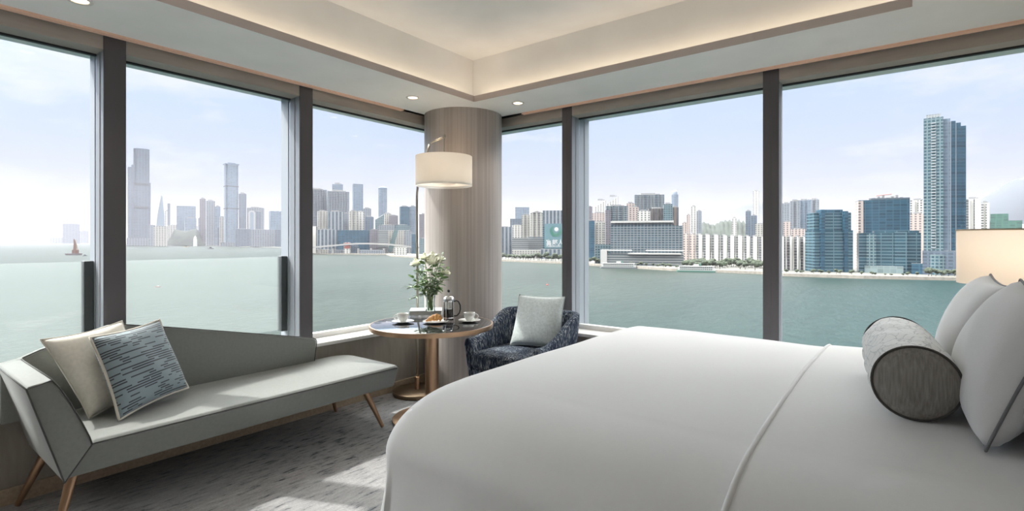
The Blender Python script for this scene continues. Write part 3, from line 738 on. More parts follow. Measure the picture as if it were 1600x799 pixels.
# pillows at the head
grey_pipe = mat('slate_piping', (.16, .16, .17), .8)
def bedpillow(label, y0, y1, xb, zt, lean, th, seed):
    pillow('bed_pillow', label, 'pillow', ((xb+lean, y1, zt), (xb+lean+.01, y0, zt-.01), (xb-.025, y0+.01, .80), (xb-.01, y1-.01, .79)), th, linen, grey_pipe, pr=.0045, group='white pillows at the head of the bed', seed=seed, pinch=.05)
bedpillow('white pillow with grey piping nearest the camera, behind the bolster', 1.90, 2.60, .195, 1.235, .13, .24, 3)
bedpillow('white pillow behind the far end of the bolster, beside the table lamp', 2.66, 3.34, .175, 1.215, .14, .24, 6)
pillow('bed_pillow', 'white rear pillow at the right edge, behind the nearest pillow', 'pillow', ((.46, 2.33, 1.27), (.43, 1.62, 1.24), (.255, 1.68, .76), (.36, 2.31, .80)), .20, linen, grey_pipe, pr=.0045, group='white pillows at the head of the bed', seed=8, pinch=.05)
bedpillow('white rear pillow behind the far pillow, only its top showing', 2.80, 3.48, .40, 1.255, .09, .14, 12)
# bolster
P0, P1 = Vector((.022, 2.10, .918)), Vector((-.04, 2.80, .925)); BR_ = .126
d = (P1-P0); Lb = d.length; Q = Matrix.Translation(P0) @ Vector((0, 0, 1)).rotation_difference(d.normalized()).to_matrix().to_4x4()
t = thing('bolster', 'cylindrical grey bolster cushion lying on the bed before the pillows', 'bolster', (P0.x, P0.y, .77))
def bolster_mat():
    m = bpy.data.materials.new('crackled_silver_fabric'); m.use_nodes = True; tt = m.node_tree; b = tt.nodes['Principled BSDF']; b.inputs['Roughness'].default_value = .6
    tcn = N(tt, 'ShaderNodeTexCoord'); mpn = N(tt, 'ShaderNodeMapping'); mpn.inputs['Scale'].default_value = (16, 9, 16); tt.links.new(tcn.outputs['Object'], mpn.inputs[0])
    n0 = N(tt, 'ShaderNodeTexNoise', i_Scale=1.2, i_Detail=3.0); tt.links.new(mpn.outputs[0], n0.inputs['Vector'])
    ad = N(tt, 'ShaderNodeVectorMath', operation='ADD'); tt.links.new(mpn.outputs[0], ad.inputs[0]); tt.links.new(n0.outputs[1], ad.inputs[1])
    vo = N(tt, 'ShaderNodeTexVoronoi', feature='DISTANCE_TO_EDGE'); vo.inputs['Scale'].default_value = 1.6; tt.links.new(ad.outputs[0], vo.inputs['Vector'])
    c = ramp(tt, vo.outputs['Distance'], [(.0, (.40, .41, .41)), (.06, (.68, .68, .66)), (1, (.74, .73, .71))])
    tt.links.new(c, b.inputs['Base Color'])
    bn = N(tt, 'ShaderNodeBump', i_Strength=.6, i_Distance=.006); tt.links.new(n0.outputs[0], bn.inputs['Height']); tt.links.new(bn.outputs[0], b.inputs['Normal']); return m
bm = bmesh.new(); n = 56; rg = []
for i in range(25):
    f = i/24; rr_ = BR_*(1-.10*(abs(f-.5)*2)**6)
    rg.append([bm.verts.new(Q @ Vector(((rr_+.0035*math.sin(7*f*3+3*math.sin(2*PI*k/n*2)))*math.cos(2*PI*k/n), (rr_+.0035*math.sin(21*f+k*.5))*math.sin(2*PI*k/n), Lb*f))) for k in range(n)])
for a, b in zip(rg, rg[1:]):
    for k in range(n): bm.faces.new((a[k], a[(k+1) % n], b[(k+1) % n], b[k]))
obj('cover', bm, bolster_mat(), t, True)
endm = mat('ribbed_taupe_fabric', (.27, .255, .235), .8, noise=(60, .25, (3, 3, .25)), bump=(150, .5))
for z0, sg in ((0, -1), (Lb-.006, 1)):
    obj('end_disc', lt([(BR_*.905, z0), (BR_*.75, z0+sg*.012), (BR_*.4, z0+sg*.02), (0, z0+sg*.022)], n=48, cap=False, M=Q), endm, t, True, label='taupe end of the bolster')
    obj('piping', tb([Q @ Vector((BR_*.93*math.cos(a), BR_*.93*math.sin(a), z0)) for a in [2*PI*i/56 for i in range(56)]], .004, n=8, closed=True), mat('dark_taupe_piping', (.07, .065, .06), .8), t, True)
# bedside table and lamp
NX, NY = .43, 3.70
t = thing('nightstand', 'bedside table beyond the bed beside the far window', 'nightstand', (NX, 3.78, 0))
obj('body', bx(.20, .66, 3.735, 3.965, .12, .60, bev=.008), mat('walnut', (.24, .16, .10), .5, noise=(8, .2, (1, 1, 8))), t, 40)
obj('top', bx(.19, .67, 3.73, 3.968, .60, .62, bev=.004), black_top, t, 40)
for sx in (.23, .63):
    for sy in (3.76, 3.94): obj('leg', bx(sx-.012, sx+.012, sy-.012, sy+.012, .001, .12), bronze, t)
NY = 3.745; ld = NX*FW[0]+NY*FW[1]
t = thing('bedside_lamp', 'bedside lamp with cream drum shade behind the pillows', 'lamp', (NX, 3.85, .62))
lx_, ly_ = .445, 3.70
zt, zb = 1.432, 1.150
bsh = obj('lamp_shade', lt([(.235, zb), (.235, zt)], n=64, cx=lx_, cy=ly_, cap=False), shade_mat('cream_shade', (.84, .80, .74), .5), t, True)
bm = lt([(.232, zt-.004), (.238, zt-.004), (.238, zt+.003), (.232, zt+.003)], n=64, cx=lx_, cy=ly_, cap=False)
obj('shade_rim', bm, mat('tan_rim', (.45, .36, .26), .6), bsh, True)
obj('stem', tb([(lx_, 3.78, .64), (lx_, 3.76, .9), (lx_, ly_, 1.25)], .010, n=12), bronze, t, True)
obj('foot', lt([(.075, 0), (.08, .006), (.08, .02), (.02, .03)], n=40, cx=lx_, cy=3.83, cz=.6205), bronze, t, 40)
bm = bmesh.new(); bmesh.ops.create_icosphere(bm, subdivisions=2, radius=.03, matrix=Matrix.Translation((lx_, ly_, 1.27)))
obj('bulb', bm, emat('warm_bulb', (1, .74, .48), 8), t, True)
point('bedside_light', (lx_+.05, ly_, 1.30), 1.5)
up = bpy.data.lights.new('added_ceiling_fill', 'AREA'); up.shape = 'DISK'; up.size = .45; up.energy = 11; up.color = (1, .93, .85)  # unseen light added behind the camera to brighten the ceiling
upo = bpy.data.objects.new('added_ceiling_fill', up); C.objects.link(upo); upo.location = (-1.7, -1.3, 1.75); upo.rotation_euler = (PI, 0, 0)

# ------------------------------------------------------------------ the harbour
H = 40.0; ZW = EYE-H; ZL = ZW+3
def water_mat():
    m = bpy.data.materials.new('green_harbour_water'); m.use_nodes = True; t = m.node_tree; b = t.nodes['Principled BSDF']
    b.inputs['Roughness'].default_value = .4; b.inputs['IOR'].default_value = 1.33; b.inputs['Specular IOR Level'].default_value = .075
    tcn = N(t, 'ShaderNodeTexCoord')
    def nz(scale, st, det=4, rot=0):
        mpn = N(t, 'ShaderNodeMapping'); mpn.inputs['Scale'].default_value = st; mpn.inputs['Rotation'].default_value = (0, 0, rot); t.links.new(tcn.outputs['Object'], mpn.inputs[0])
        n = N(t, 'ShaderNodeTexNoise', i_Scale=scale, i_Detail=float(det)); t.links.new(mpn.outputs[0], n.inputs['Vector']); return n.outputs[0]
    big = nz(.004, (1, 1, 1), 5, .6); w1 = nz(.22, (1, .45, 1), 5, .5)
    c = ramp(t, big, [(.35, (.015, .023, .0195)), (.65, (.023, .032, .027))])
    sx = N(t, 'ShaderNodeSeparateXYZ'); t.links.new(tcn.outputs['Object'], sx.inputs[0])
    tealf = math_n(t, 'DIVIDE', math_n(t, 'ADD', sx.outputs[0], 210), 230, clamp=True)
    c = mix(t, tealf, c, (.007, .022, .022))
    c = mix(t, .5, c, ramp(t, w1, [(.3, .62), (.7, 1.1)]), 'MULTIPLY')
    t.links.new(c, b.inputs['Base Color'])
    bn = N(t, 'ShaderNodeBump', i_Strength=.9, i_Distance=1.1); t.links.new(w1, bn.inputs['Height']); t.links.new(bn.outputs[0], b.inputs['Normal'])
    return m
bm = bmesh.new(); vs = [bm.verts.new(p) for p in ((-40000, -40000, ZW), (40000, -40000, ZW), (40000, 40000, ZW), (-40000, 40000, ZW))]; bm.faces.new(vs)
o = struct('harbour_water', bm, water_mat(), label='green grey harbour water with small ripples')
shore = [(70, 379.3, 9900), (100, 379.8, 11000), (140, 380.6, 13000), (198, 382.2, 14000), (300, 384.2, 14000), (380, 386, 14000), (470, 388.5, 14000), (476, 397.5, 14000), (560, 398.3, 14000), (604, 398.8, 14000), (612, 401.2, 14000), (664, 404, 14000), (784, 408.5, 14000), (878, 412.5, 14000), (930, 416, 14000), (1050, 423.5, 14000), (1190, 429, 14000), (1224, 432, 14000), (1350, 436, 14000), (1503, 439, 14000), (1700, 444, 14000), (1900, 452, 14000)]
land_m = mat('city_ground', (.10, .10, .09), .9, noise=(.01, .2, (1, 1, 1)))
bm = bmesh.new(); fr_pts = []
for (u, v, bd) in shore:
    dpt = H*F/(v-376); x, y = world_xy(u, dpt); fr_pts.append((u, dpt, x, y))
A = [bm.verts.new((x, y, ZW-2)) for _, _, x, y in fr_pts]; B = [bm.verts.new((x, y, ZL)) for _, _, x, y in fr_pts]
K_ = [bm.verts.new((*world_xy(u, max(bd, dd*1.05)), ZL)) for (u, v, bd), (_, dd, _, _) in zip(shore, fr_pts)]
for i in range(len(A)-1):
    bm.faces.new((A[i], A[i+1], B[i+1], B[i])); bm.faces.new((B[i], B[i+1], K_[i+1], K_[i]))
struct('far_shore', bm, land_m, label='flat city shore across the harbour')
def shore_depth(u):
    for (u0, d0, _, _), (u1, d1, _, _) in zip(fr_pts, fr_pts[1:]):
        if u0 <= u <= u1: return d0+(d1-d0)*(u-u0)/(u1-u0)
    return 2000
# quay wall and promenade in two stretches
quay_m = mat('pale_quay_stone', (.20, .18, .155), .8, noise=(.3, .2, (1, 1, 1)))
def quay(u0, u1, w, lab):
    us = [u0]+[p[0] for p in fr_pts if u0 < p[0] < u1]+[u1]; bm = bmesh.new(); prev = None
    for u in us:
        dd = shore_depth(u); a = world_xy(u, dd-.6); b = world_xy(u, dd+w)
        r = [bm.verts.new((*a, ZW-1)), bm.verts.new((*a, ZL+.5)), bm.verts.new((*b, ZL+.5)), bm.verts.new((*b, ZW-1))]
        if prev:
            for i in range(4): bm.faces.new((prev[i], r[i], r[(i+1) % 4], prev[(i+1) % 4]))
        else: bm.faces.new(r)
        prev = r
    bm.faces.new(prev[::-1]); struct('promenade', bm, quay_m, label=lab)
quay(700, 1060, 7, 'pale stone promenade along the shore left of the ferry'); quay(1060, 1900, 6, 'pale stone promenade before the glass towers')
quay(476, 700, 12, 'low pier edge along the shore left of the column')
# haze over the harbour
hz = bpy.data.materials.new('harbour_haze'); hz.use_nodes = True; t_ = hz.node_tree; t_.nodes.clear()
vs_ = N(t_, 'ShaderNodeVolumeScatter'); vs_.inputs['Color'].default_value = (.185, .176, .197, 1); vs_.inputs['Density'].default_value = 1.5e-4; vs_.inputs['Anisotropy'].default_value = .1
ov = N(t_, 'ShaderNodeOutputMaterial'); t_.links.new(vs_.outputs[0], ov.inputs['Volume'])
bm = bmesh.new(); d0, d1 = 160, 20000
pts = [world_xy(800-1300, d0), world_xy(800+1300, d0), world_xy(800+1300, d1), world_xy(800-1300, d1)]
prism(bm, pts, 'z', ZW-20, 420)
o = obj('harbour_haze', bm, hz); tag(o, 'thin pale haze over the harbour and city', 'haze', kind='stuff')

# ------------------------------------------------------------------ facades
def facade(name, wall, win, bay, flr, fw, fh, rough=.35, var=.25):
    wall = tuple(c*.31 for c in wall); win = tuple(c*.27 for c in win)
    key = (name, round(bay, 1), round(flr, 1))
    if key in _mats: return _mats[key]
    m = bpy.data.materials.new(name); m.use_nodes = True; t = m.node_tree; b = t.nodes['Principled BSDF']
    uv = N(t, 'ShaderNodeUVMap'); sp = N(t, 'ShaderNodeSeparateXYZ'); t.links.new(uv.outputs[0], sp.inputs[0])
    X = math_n(t, 'DIVIDE', sp.outputs[0], bay); Y = math_n(t, 'DIVIDE', sp.outputs[1], flr)
    on = math_n(t, 'MULTIPLY', math_n(t, 'LESS_THAN', math_n(t, 'FRACT', X), fw), math_n(t, 'LESS_THAN', math_n(t, 'FRACT', Y), fh))
    cb = N(t, 'ShaderNodeCombineXYZ'); t.links.new(math_n(t, 'FLOOR', X), cb.inputs[0]); t.links.new(math_n(t, 'FLOOR', Y), cb.inputs[1])
    wn = N(t, 'ShaderNodeTexWhiteNoise', noise_dimensions='2D'); t.links.new(cb.outputs[0], wn.inputs['Vector'])
    wc = mix(t, 1.0, win, ramp(t, wn.outputs['Value'], [(0, 1-var), (1, 1+var)]), 'MULTIPLY')
    t.links.new(mix(t, on, wall, wc), b.inputs['Base Color']); b.inputs['Roughness'].default_value = rough
    _mats[key] = m; return m
ST = {  # wall, window, bay factor, floor factor, window share across, window share up, roughness
    'teal': ((.22, .36, .43), (.045, .15, .22), 3, 1, .93, .62, .25),
    'blue': ((.10, .25, .36), (.05, .16, .26), 2, 1, .90, .80, .22),
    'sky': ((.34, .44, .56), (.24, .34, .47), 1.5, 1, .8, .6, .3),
    'white': ((1.45, 1.40, 1.32), (.14, .15, .17), 3, 1, .33, .93, .7),
    'white_b': ((1.15, 1.12, 1.07), (.24, .25, .26), 1.6, 1, .42, .62, .7),
    'pink': ((.92, .76, .70), (.27, .24, .25), 1.5, 1, .45, .6, .8),
    'beige': ((.80, .77, .71), (.27, .29, .30), 1.3, 1, .5, .6, .8),
    'grey': ((.40, .45, .52), (.20, .23, .28), 1.3, 1, .6, .6, .6),
    'slate': ((.20, .27, .36), (.12, .17, .25), 1.5, 1, .7, .6, .5),
    'mauve': ((.30, .28, .34), (.18, .17, .20), 1.2, 1, .6, .6, .6),
    'brown': ((.34, .26, .22), (.15, .16, .18), 2.2, 1, .55, .95, .7),
    'hotel': ((.50, .53, .54), (.07, .15, .21), 1.4, 1, .82, .70, .3),
    'fin': ((.56, .60, .64), (.13, .20, .27), 2.0, 1, .55, .98, .4),
    'green': ((.12, .30, .24), (.09, .24, .20), 2, 1, .8, .8, .5),
    'tealgrid': ((.34, .46, .50), (.08, .19, .25), 1.0, 1, .70, .62, .25),
    'ribbon': ((.55, .56, .55), (.15, .20, .24), 50, 1, 1.1, .5, .4),
}
roof_m = mat('pale_roof', (0.208, 0.200, 0.192), .9)
plant_m = mat('roof_plant_grey', (0.176, 0.176, 0.180), .8)
def uvprism(poly, z0, z1):
    """vertical prism with wall UVs in metres; slot 0 walls, slot 1 roof. z1 may be a list (per corner)"""
    bm = bmesh.new(); uv = bm.loops.layers.uv.new('UVMap'); n = len(poly); zt = z1 if isinstance(z1, (list, tuple)) else [z1]*n
    A = [bm.verts.new((*p, z0)) for p in poly]; B = [bm.verts.new((*p, z)) for p, z in zip(poly, zt)]; s = 0
    for i in range(n):
        j = (i+1) % n; L = math.dist(poly[i], poly[j]); f = bm.faces.new((A[i], A[j], B[j], B[i]))
        for l, q in zip(f.loops, ((s, 0), (s+L, 0), (s+L, zt[j]-z0), (s, zt[i]-z0))): l[uv].uv = q
        s += L
    f = bm.faces.new(B); f.material_index = 1
    return bm
def rect(w, d, x=0, y=0): return [(x-w/2, y-d/2), (x+w/2, y-d/2), (x+w/2, y+d/2), (x-w/2, y+d/2)]
def style_mat(style, D):
    s = ST[style]; mod = 3.6 if D < 800 else (max(4.2, D*.0034) if D < 1800 else round(D*.0032))
    return facade(style+'_facade', s[0], s[1], s[2]*mod, mod*s[3], s[4], s[5], s[6])
def site(u0, u1, D, yaw, k):
    uc = (u0+u1)/2; ph = math.atan((uc-800)/F); W = (u1-u0)/F*D*math.cos(ph)
    th = math.radians(yaw); w = W/(math.cos(th)+k*abs(math.sin(th))); d = k*w
    rad = D/math.cos(ph)+(w*abs(math.sin(th))+d*math.cos(th))/2
    sight = YAW-ph          # direction of sight: rotation of +y
    x, y = -math.sin(sight)*rad, math.cos(sight)*rad
    return x, y, sight+th, w, d
PLOTS = []
def corners(x, y, rz, w, d):
    c, s = math.cos(rz), math.sin(rz); return [(x+c*a-s*e, y+s*a+c*e) for a, e in ((-w/2, -d/2), (w/2, -d/2), (w/2, d/2), (-w/2, d/2))]
def plots_meet(P, Q):
    for A in (P, Q):
        for i in range(4):
            nx, ny = A[(i+1) % 4][1]-A[i][1], A[i][0]-A[(i+1) % 4][0]
            p = [nx*a+ny*e for a, e in P]; q_ = [nx*a+ny*e for a, e in Q]
            if max(p) <= min(q_) or max(q_) <= min(p): return False
    return True
def clear_depth(u0, u1, D, yaw, k, podium):
    """shift a plot along its line of sight until it stands clear of its neighbours; the size follows"""
    best = None
    for n in range(90):
        f = 1+.006*((n+1)//2)*(1 if n % 2 else -1); DD = D*f; x, y, rz, w, d = site(u0, u1, DD, yaw, k)
        if DD < shore_depth((u0+u1)/2)*1.01: continue
        P = corners(x, y, rz, w*1.03, d*1.22)
        if not any(plots_meet(P, Q) for Q in PLOTS): PLOTS.append(P); return DD
    PLOTS.append(corners(*site(u0, u1, D, yaw, k))); return D
def zat(v, D): return EYE+(376-v)/F*D-ZL
def building(label, u0, u1, vt, D, style, yaw=12, k=.7, kind='tower', name='apartment_tower', plant=True, group=None, wings=(), podium=None, top=None):
    D = clear_depth(u0, u1, D, yaw, k, podium)
    x, y, rz, w, d = site(u0, u1, D, yaw, k); h = zat(vt, D); m = style_mat(style, D)
    t = thing(name, label, 'building', (x, y, ZL), rz, group)
    if kind == 'tower': bm = uvprism(rect(w, d), 0, h)
    elif kind == 'round':
        bm = uvprism([(w/2*math.cos(2*PI*i/16), d/2*math.sin(2*PI*i/16)) for i in range(16)], 0, h)
    elif kind == 'notched':
        a, b = w/2, d/2; c = w*.14
        bm = uvprism([(-a+c, -b), (a-c, -b), (a-c, -b+c), (a, -b+c), (a, b-c), (a-c, b-c), (a-c, b), (-a+c, b), (-a+c, b-c), (-a, b-c), (-a, -b+c), (-a+c, -b+c)], 0, h)
    elif kind == 'bays':      # projecting bays on the long faces
        n = max(2, int(w/9)); pts = []
        for i in range(n):
            xa = -w/2+w*i/n; s = w/n; pts += [(xa+s*.1, -d/2), (xa+s*.62, -d/2), (xa+s*.62, -d/2+s*.3), (xa+s*1.1, -d/2+s*.3)] if i < n-1 else [(xa+s*.1, -d/2), (xa+s, -d/2)]
        pts = [(-w/2, -d/2)]+pts[1:]+[(w/2, d/2), (-w/2, d/2)]
        bm = uvprism(pts, 0, h)
    elif kind == 'slant': bm = uvprism(rect(w, d), 0, [h*.86, h, h, h*.86])
    obj('tower_body', bm, [m, roof_m], t, world=False)
    if plant:
        ph_ = max(2.2, h*.03); bm = bmesh.new(); box(bm, -w*.28, w*.2, -d*.25, d*.25, h, h+ph_); box(bm, w*.22, w*.36, -d*.2, d*.1, h, h+ph_*.6)
        obj('roof_plant', bm, plant_m, t, world=False)
    for (f0, f1, vv, st2) in wings:
        wh = zat(vv, D); ww = w*(f1-f0)
        obj('wing', uvprism(rect(ww, d*.9, -w/2+w*(f0+f1)/2, -d*.15), 0, wh), [style_mat(st2, D), roof_m], t, world=False)
    if podium:
        pw, vv, st2 = podium
        obj('podium', uvprism(rect(w*pw, d*1.15, 0, -d*.12), 0, zat(vv, D)), [style_mat(st2, D), roof_m], t, world=False)
    return t, w, d, h
b = building
# --- far left, beyond the first mullion
b('hazy grey block standing alone on the far left point', 98, 125, 350, 6400, 'slate', 0, .5, name='office_block')
b('lower hazy block right of the lone grey block', 124, 139, 361, 6300, 'slate', 10, .6, name='office_block')
b('low hazy sheds at the tip of the far left point', 78, 99, 371, 7000, 'grey', 0, .5, name='harbour_shed', plant=False)
# --- second window
t, w, d, h = b('tallest grey skyscraper with stepped shoulders beside the dark mullion', 207.5, 234, 232, 3900, 'slate', 4, .9, name='skyscraper', plant=False, kind='notched')
obj('shoulder', uvprism(rect(w*.5, d*.8, -w*.6, 0), 0, zat(262, 3900)), [style_mat('slate', 3900), roof_m], t, world=False)
obj('shoulder', uvprism(rect(w*.35, d*.7, -w*.45, 0), 0, zat(258, 3900)), [style_mat('slate', 3900), roof_m], t, world=False)
obj('lower_block', uvprism(rect(w*1.08, d*.9, w*.03, 0), 0, zat(285, 3900)), [style_mat('slate', 3900), roof_m], t, world=False)
for zz in (zat(288, 3900), zat(324, 3900)):
    bm = bmesh.new()
    for i in range(9): xx = -w/2+w*(i+.7)/9.8; box(bm, xx-3.5, xx+3.5, -d/2-4, -d/2-.5, zz-9, zz+9)
    obj('louvre_band', bm, mat('dark_louvre', (0.024, 0.028, 0.036), .6), t, world=False)
# sail shaped tower
x, y, rz, w, d = site(243, 258, 3800, 0, .6); h = zat(305, 3800)
t = thing('sail_shaped_tower', 'curved pointed blue tower shaped like a sail', 'building', (x, y, ZL), rz)
bm = bmesh.new(); pr = []
for i in range(13):
    f = i/12; pr.append((-w/2+w*.62*f**1.9, h*f))
poly = pr+[(w*.22, h*.97), (w*.42, h*.6), (w*.5, 0)]
prism(bm, poly, 'y', -d/2, d/2)
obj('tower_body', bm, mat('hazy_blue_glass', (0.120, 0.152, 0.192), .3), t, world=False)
prof = [(-w/2+w*.62*f**1.9-1.5, h*f) for f in [i/12 for i in range(13)]]
obj('edge_rib', tb([(p[0], -d/2-2, p[1]) for p in prof], 3.5, n=6), mat('pale_rib', (0.240, 0.256, 0.272), .5), t, world=False)
b('slender pale tower right of the sail shaped tower', 257.5, 265, 330, 3700, 'white_b', 0, .8, wings=((.55, 1.15, 318, 'slate'),))
b('low hazy block at the foot of the tallest skyscraper', 232, 243, 352, 3500, 'grey', 0, .8, name='office_block')
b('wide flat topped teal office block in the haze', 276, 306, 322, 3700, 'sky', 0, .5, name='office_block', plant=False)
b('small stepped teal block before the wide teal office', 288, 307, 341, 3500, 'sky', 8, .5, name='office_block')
b('dark capped tower left of the twin grey towers', 312, 321.5, 311, 3600, 'mauve', 0, .8)
b('pale grey tower with a flat dark roof', 321.5, 336, 314, 3650, 'grey', 8, .7)
b('lower pale blue tower right of the flat roofed one', 336, 344.5, 323, 3700, 'sky', 0, .8)
b('slim pale tower rising before the dark trees', 309.5, 317, 341, 3300, 'sky', 0, .8)
b('beige mid rise just left of the tall blue tower', 343, 351, 339, 3500, 'beige', 5, .8)
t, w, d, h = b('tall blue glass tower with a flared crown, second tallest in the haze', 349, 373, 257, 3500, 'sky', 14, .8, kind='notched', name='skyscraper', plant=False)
bm = bmesh.new(); box(bm, -w*.54, w*.54, -d*.54, d*.54, h, h+7); box(bm, -w*.3, w*.3, -d*.3, d*.3, h+7, h+14)
obj('crown', bm, mat('blue_crown', (0.088, 0.120, 0.168), .5), t, world=False)
for zz in (zat(291, 3500), zat(326, 3500)): obj('louvre_band', bx(-w*.505, w*.505, -d*.505, d*.505, zz-3, zz+3), mat('dark_louvre', (0.024, 0.028, 0.036), .6), t, world=False)
b('slate blue tower leaning close on the right of the tall blue tower', 373, 385, 303, 3550, 'slate', 6, .8)
b('wide grey slab with a notch behind the arched building', 386, 413, 325, 3700, 'grey', 0, .5, name='office_block')
x, y, rz, w, d = site(388, 399, 3500, 0, .5); h = zat(329, 3500)
t = thing('arched_building', 'narrow pale building with a rounded arch top', 'building', (x, y, ZL), rz)
bm = bmesh.new(); prism(bm, [(w/2, 0)]+[(w/2*math.cos(PI*i/14), h-w/2+w/2*math.sin(PI*i/14)) for i in range(15)]+[(-w/2, 0)], 'y', -d/2, d/2)
obj('tower_body', bm, mat('hazy_pale_stone', (0.240, 0.240, 0.240), .7), t, world=False)
bm = bmesh.new(); prism(bm, [(w/4, 0)]+[(w/4*math.cos(PI*i/14), h-w/2+w/4*math.sin(PI*i/14)) for i in range(15)]+[(-w/4, 0)], 'y', -d/2-3, -d/2)
obj('arch_glazing', bm, mat('hazy_blue_glass', (0.120, 0.152, 0.192), .3), t, world=False)
b('dark narrow block beside the arched building', 400, 408, 331, 3400, 'slate', 0, .9)
t, w, d, h = b('pale blue tower with small pyramids on its roof', 420, 443, 330, 3300, 'sky', 10, .8, plant=False)
bm = bmesh.new()
for fx in (-.3, .0, .3):
    c_ = 7; xx = w*fx; vv = [bm.verts.new(p) for p in ((xx-c_, -c_, h), (xx+c_, -c_, h), (xx+c_, c_, h), (xx-c_, c_, h), (xx, 0, h+(22 if fx == 0 else 10)))]
    for i in range(4): bm.faces.new((vv[i], vv[(i+1) % 4], vv[4]))
obj('roof_pyramids', bm, mat('pale_rib', (0.240, 0.256, 0.272), .5), t, world=False)
b('striped low block left of the second mullion', 440, 462, 348, 3200, 'ribbon', 0, .6, name='office_block', plant=False)
b('broad mauve grey waterfront slab, leftmost of the long row', 316, 340, 357, 3150, 'mauve', 0, .5, name='waterfront_slab', plant=False)
b('broad slate waterfront slab below the tall blue tower', 340, 367, 356, 3100, 'slate', 0, .5, name='waterfront_slab')
b('broad slate waterfront slab right of the tall blue tower', 367, 391, 358, 3080, 'slate', 4, .5, name='waterfront_slab')
b('broad grey waterfront slab below the arched building', 391, 430, 359, 3050, 'grey', 0, .4, name='waterfront_slab')
b('slate waterfront slab beside the second mullion', 430, 462, 359, 3000, 'slate', 0, .5, name='waterfront_slab')
b('pale low terrace right of the tallest skyscraper', 240, 262, 354, 3300, 'beige', 0, .5, name='terrace_block')
b('pale low terrace above the dark trees', 262, 284, 352, 3500, 'beige', 4, .5, name='terrace_block')
b('pale low terrace below the wide teal office', 284, 309, 353, 3500, 'white_b', 0, .5, name='terrace_block')
b('white waterfront shed with a long low roof', 256, 286, 373, 3700, 'white_b', 0, .4, name='waterfront_shed', plant=False)
b('low pavilion with a pale roof at the water edge', 284, 312, 372, 3600, 'ribbon', 0, .4, name='waterfront_shed', plant=False)
b('long low waterfront building under the grey slabs', 345, 392, 379, 3000, 'grey', 0, .3, name='waterfront_shed', plant=False)
b('low waterfront building at the foot of the tallest skyscraper', 198, 238, 372, 3600, 'grey', 0, .4, name='waterfront_shed', plant=False)
t = thing('clock_tower', 'small white clock tower at the water edge', 'tower', (*world_xy(305, 3200), ZL))
obj('shaft', bx(-8, 8, -8, 8, 0, 45), mat('white_tower', (0.320, 0.320, 0.312), .7), t, world=False); obj('cap', lt([(8, 45), (8, 55), (0, 68)], n=12, cap=False), mat('white_tower', (0.320, 0.320, 0.312), .7), t, world=False)
# --- third window
b('large grey residential tower against the second mullion', 478, 511, 296, 1900, 'grey', 10, .6, kind='bays')
b('wide grey residential slab right of the large grey tower', 510, 546, 299, 1900, 'grey', 6, .5, kind='bays')
b('pale blue glass tower peeking above the grey residential slab', 519, 536, 288, 2300, 'sky', 0, .8)
b('tall flat topped sky blue tower standing free', 550.5, 567.5, 287.5, 2200, 'sky', 8, .8, name='skyscraper', plant=False)
t, w, d, h = b('slim round topped tower with a ring crown', 591, 605, 296, 2300, 'sky', 0, 1, kind='round', name='skyscraper', plant=False)
obj('ring_crown', lt([(w*.46, h-2), (w*.5, h), (w*.5, h+8), (w*.42, h+10), (w*.2, h+13)], n=20), mat('blue_crown', (0.088, 0.120, 0.168), .5), t, world=False, smooth=40)
b('grey mid rise right of the flat topped blue tower', 567, 580, 326, 1900, 'grey', 8, .7)
b('teal mid rise with a sloped top left of the round tower', 586, 600, 335, 1850, 'tealgrid', 8, .7, kind='slant', plant=False)
b('beige stepped mid rise below the round topped tower', 600, 612, 334, 1800, 'beige', 8, .7)
b('mauve mid rise right of the round topped tower', 608, 622, 337, 1780, 'mauve', 0, .7)
b('dark blue glass tower left of the lamp pole', 624, 640, 323, 1700, 'blue', 12, .8, name='office_tower')
b('pale slab attached to the dark blue tower', 640, 650, 323, 1720, 'sky', 0, .8)
b('mauve tower squeezed between lamp pole and column', 655, 672, 335, 1600, 'mauve', 0, .8)
b('beige tower with balconies in the second row, leftmost', 496, 512, 330, 1700, 'beige', 5, .7, kind='bays')
b('teal striped residential slab in the second row', 512, 537, 331, 1680, 'fin', 5, .5)
b('slate tower in the second row beside the teal striped slab', 536, 546, 334, 1700, 'grey', 0, .8)
b('beige block in the second row with many balconies', 545, 559, 330, 1660, 'beige', 8, .7, kind='bays')
b('pale block in the second row with a flat roof', 558, 569, 331, 1680, 'white_b', 0, .7)
b('blue grey block in the second row under the grey mid rise', 570, 584, 339, 1650, 'slate', 5, .7)
b('low grey row behind the elevated road', 590, 622, 352, 1620, 'grey', 0, .4, name='office_block')
b('pale low block left of the dark blue tower base', 617, 640, 352, 1600, 'tealgrid', 0, .5, name='office_block')
b('white edged low block against the second mullion', 476, 497, 354, 1560, 'white', 0, .6, name='office_block')
b('gridded grey office block above the elevated road', 495, 528, 359, 1540, 'fin', 5, .5, name='office_block')
b('long dark blue glass block above the elevated road', 528, 578, 360, 1540, 'blue', 0, .4, name='office_block', plant=False)
b('dark mauve block right of the long dark blue one', 577, 592, 359, 1520, 'mauve', 0, .6, name='office_block')
b('white ribbon striped block before the slanted glass', 591, 606, 360, 1510, 'ribbon', 0, .6, name='office_block', plant=False)
t, w, d, h = b('block with a slanted green glass panel', 605, 633, 360, 1500, 'beige', 0, .4, name='office_block', plant=False)
bm = bmesh.new(); prism(bm, [(-w*.5, h*.05), (-w*.12, h), (w*.12, h), (-w*.22, h*.05)], 'y', -d/2-1.5, -d/2)
obj('slanted_glazing', bm, mat('green_glazing', (0.064, 0.108, 0.112), .25), t, world=False)
b('pale grey block right of the slanted glass panel', 632, 643, 361, 1500, 'grey', 0, .6, name='office_block')
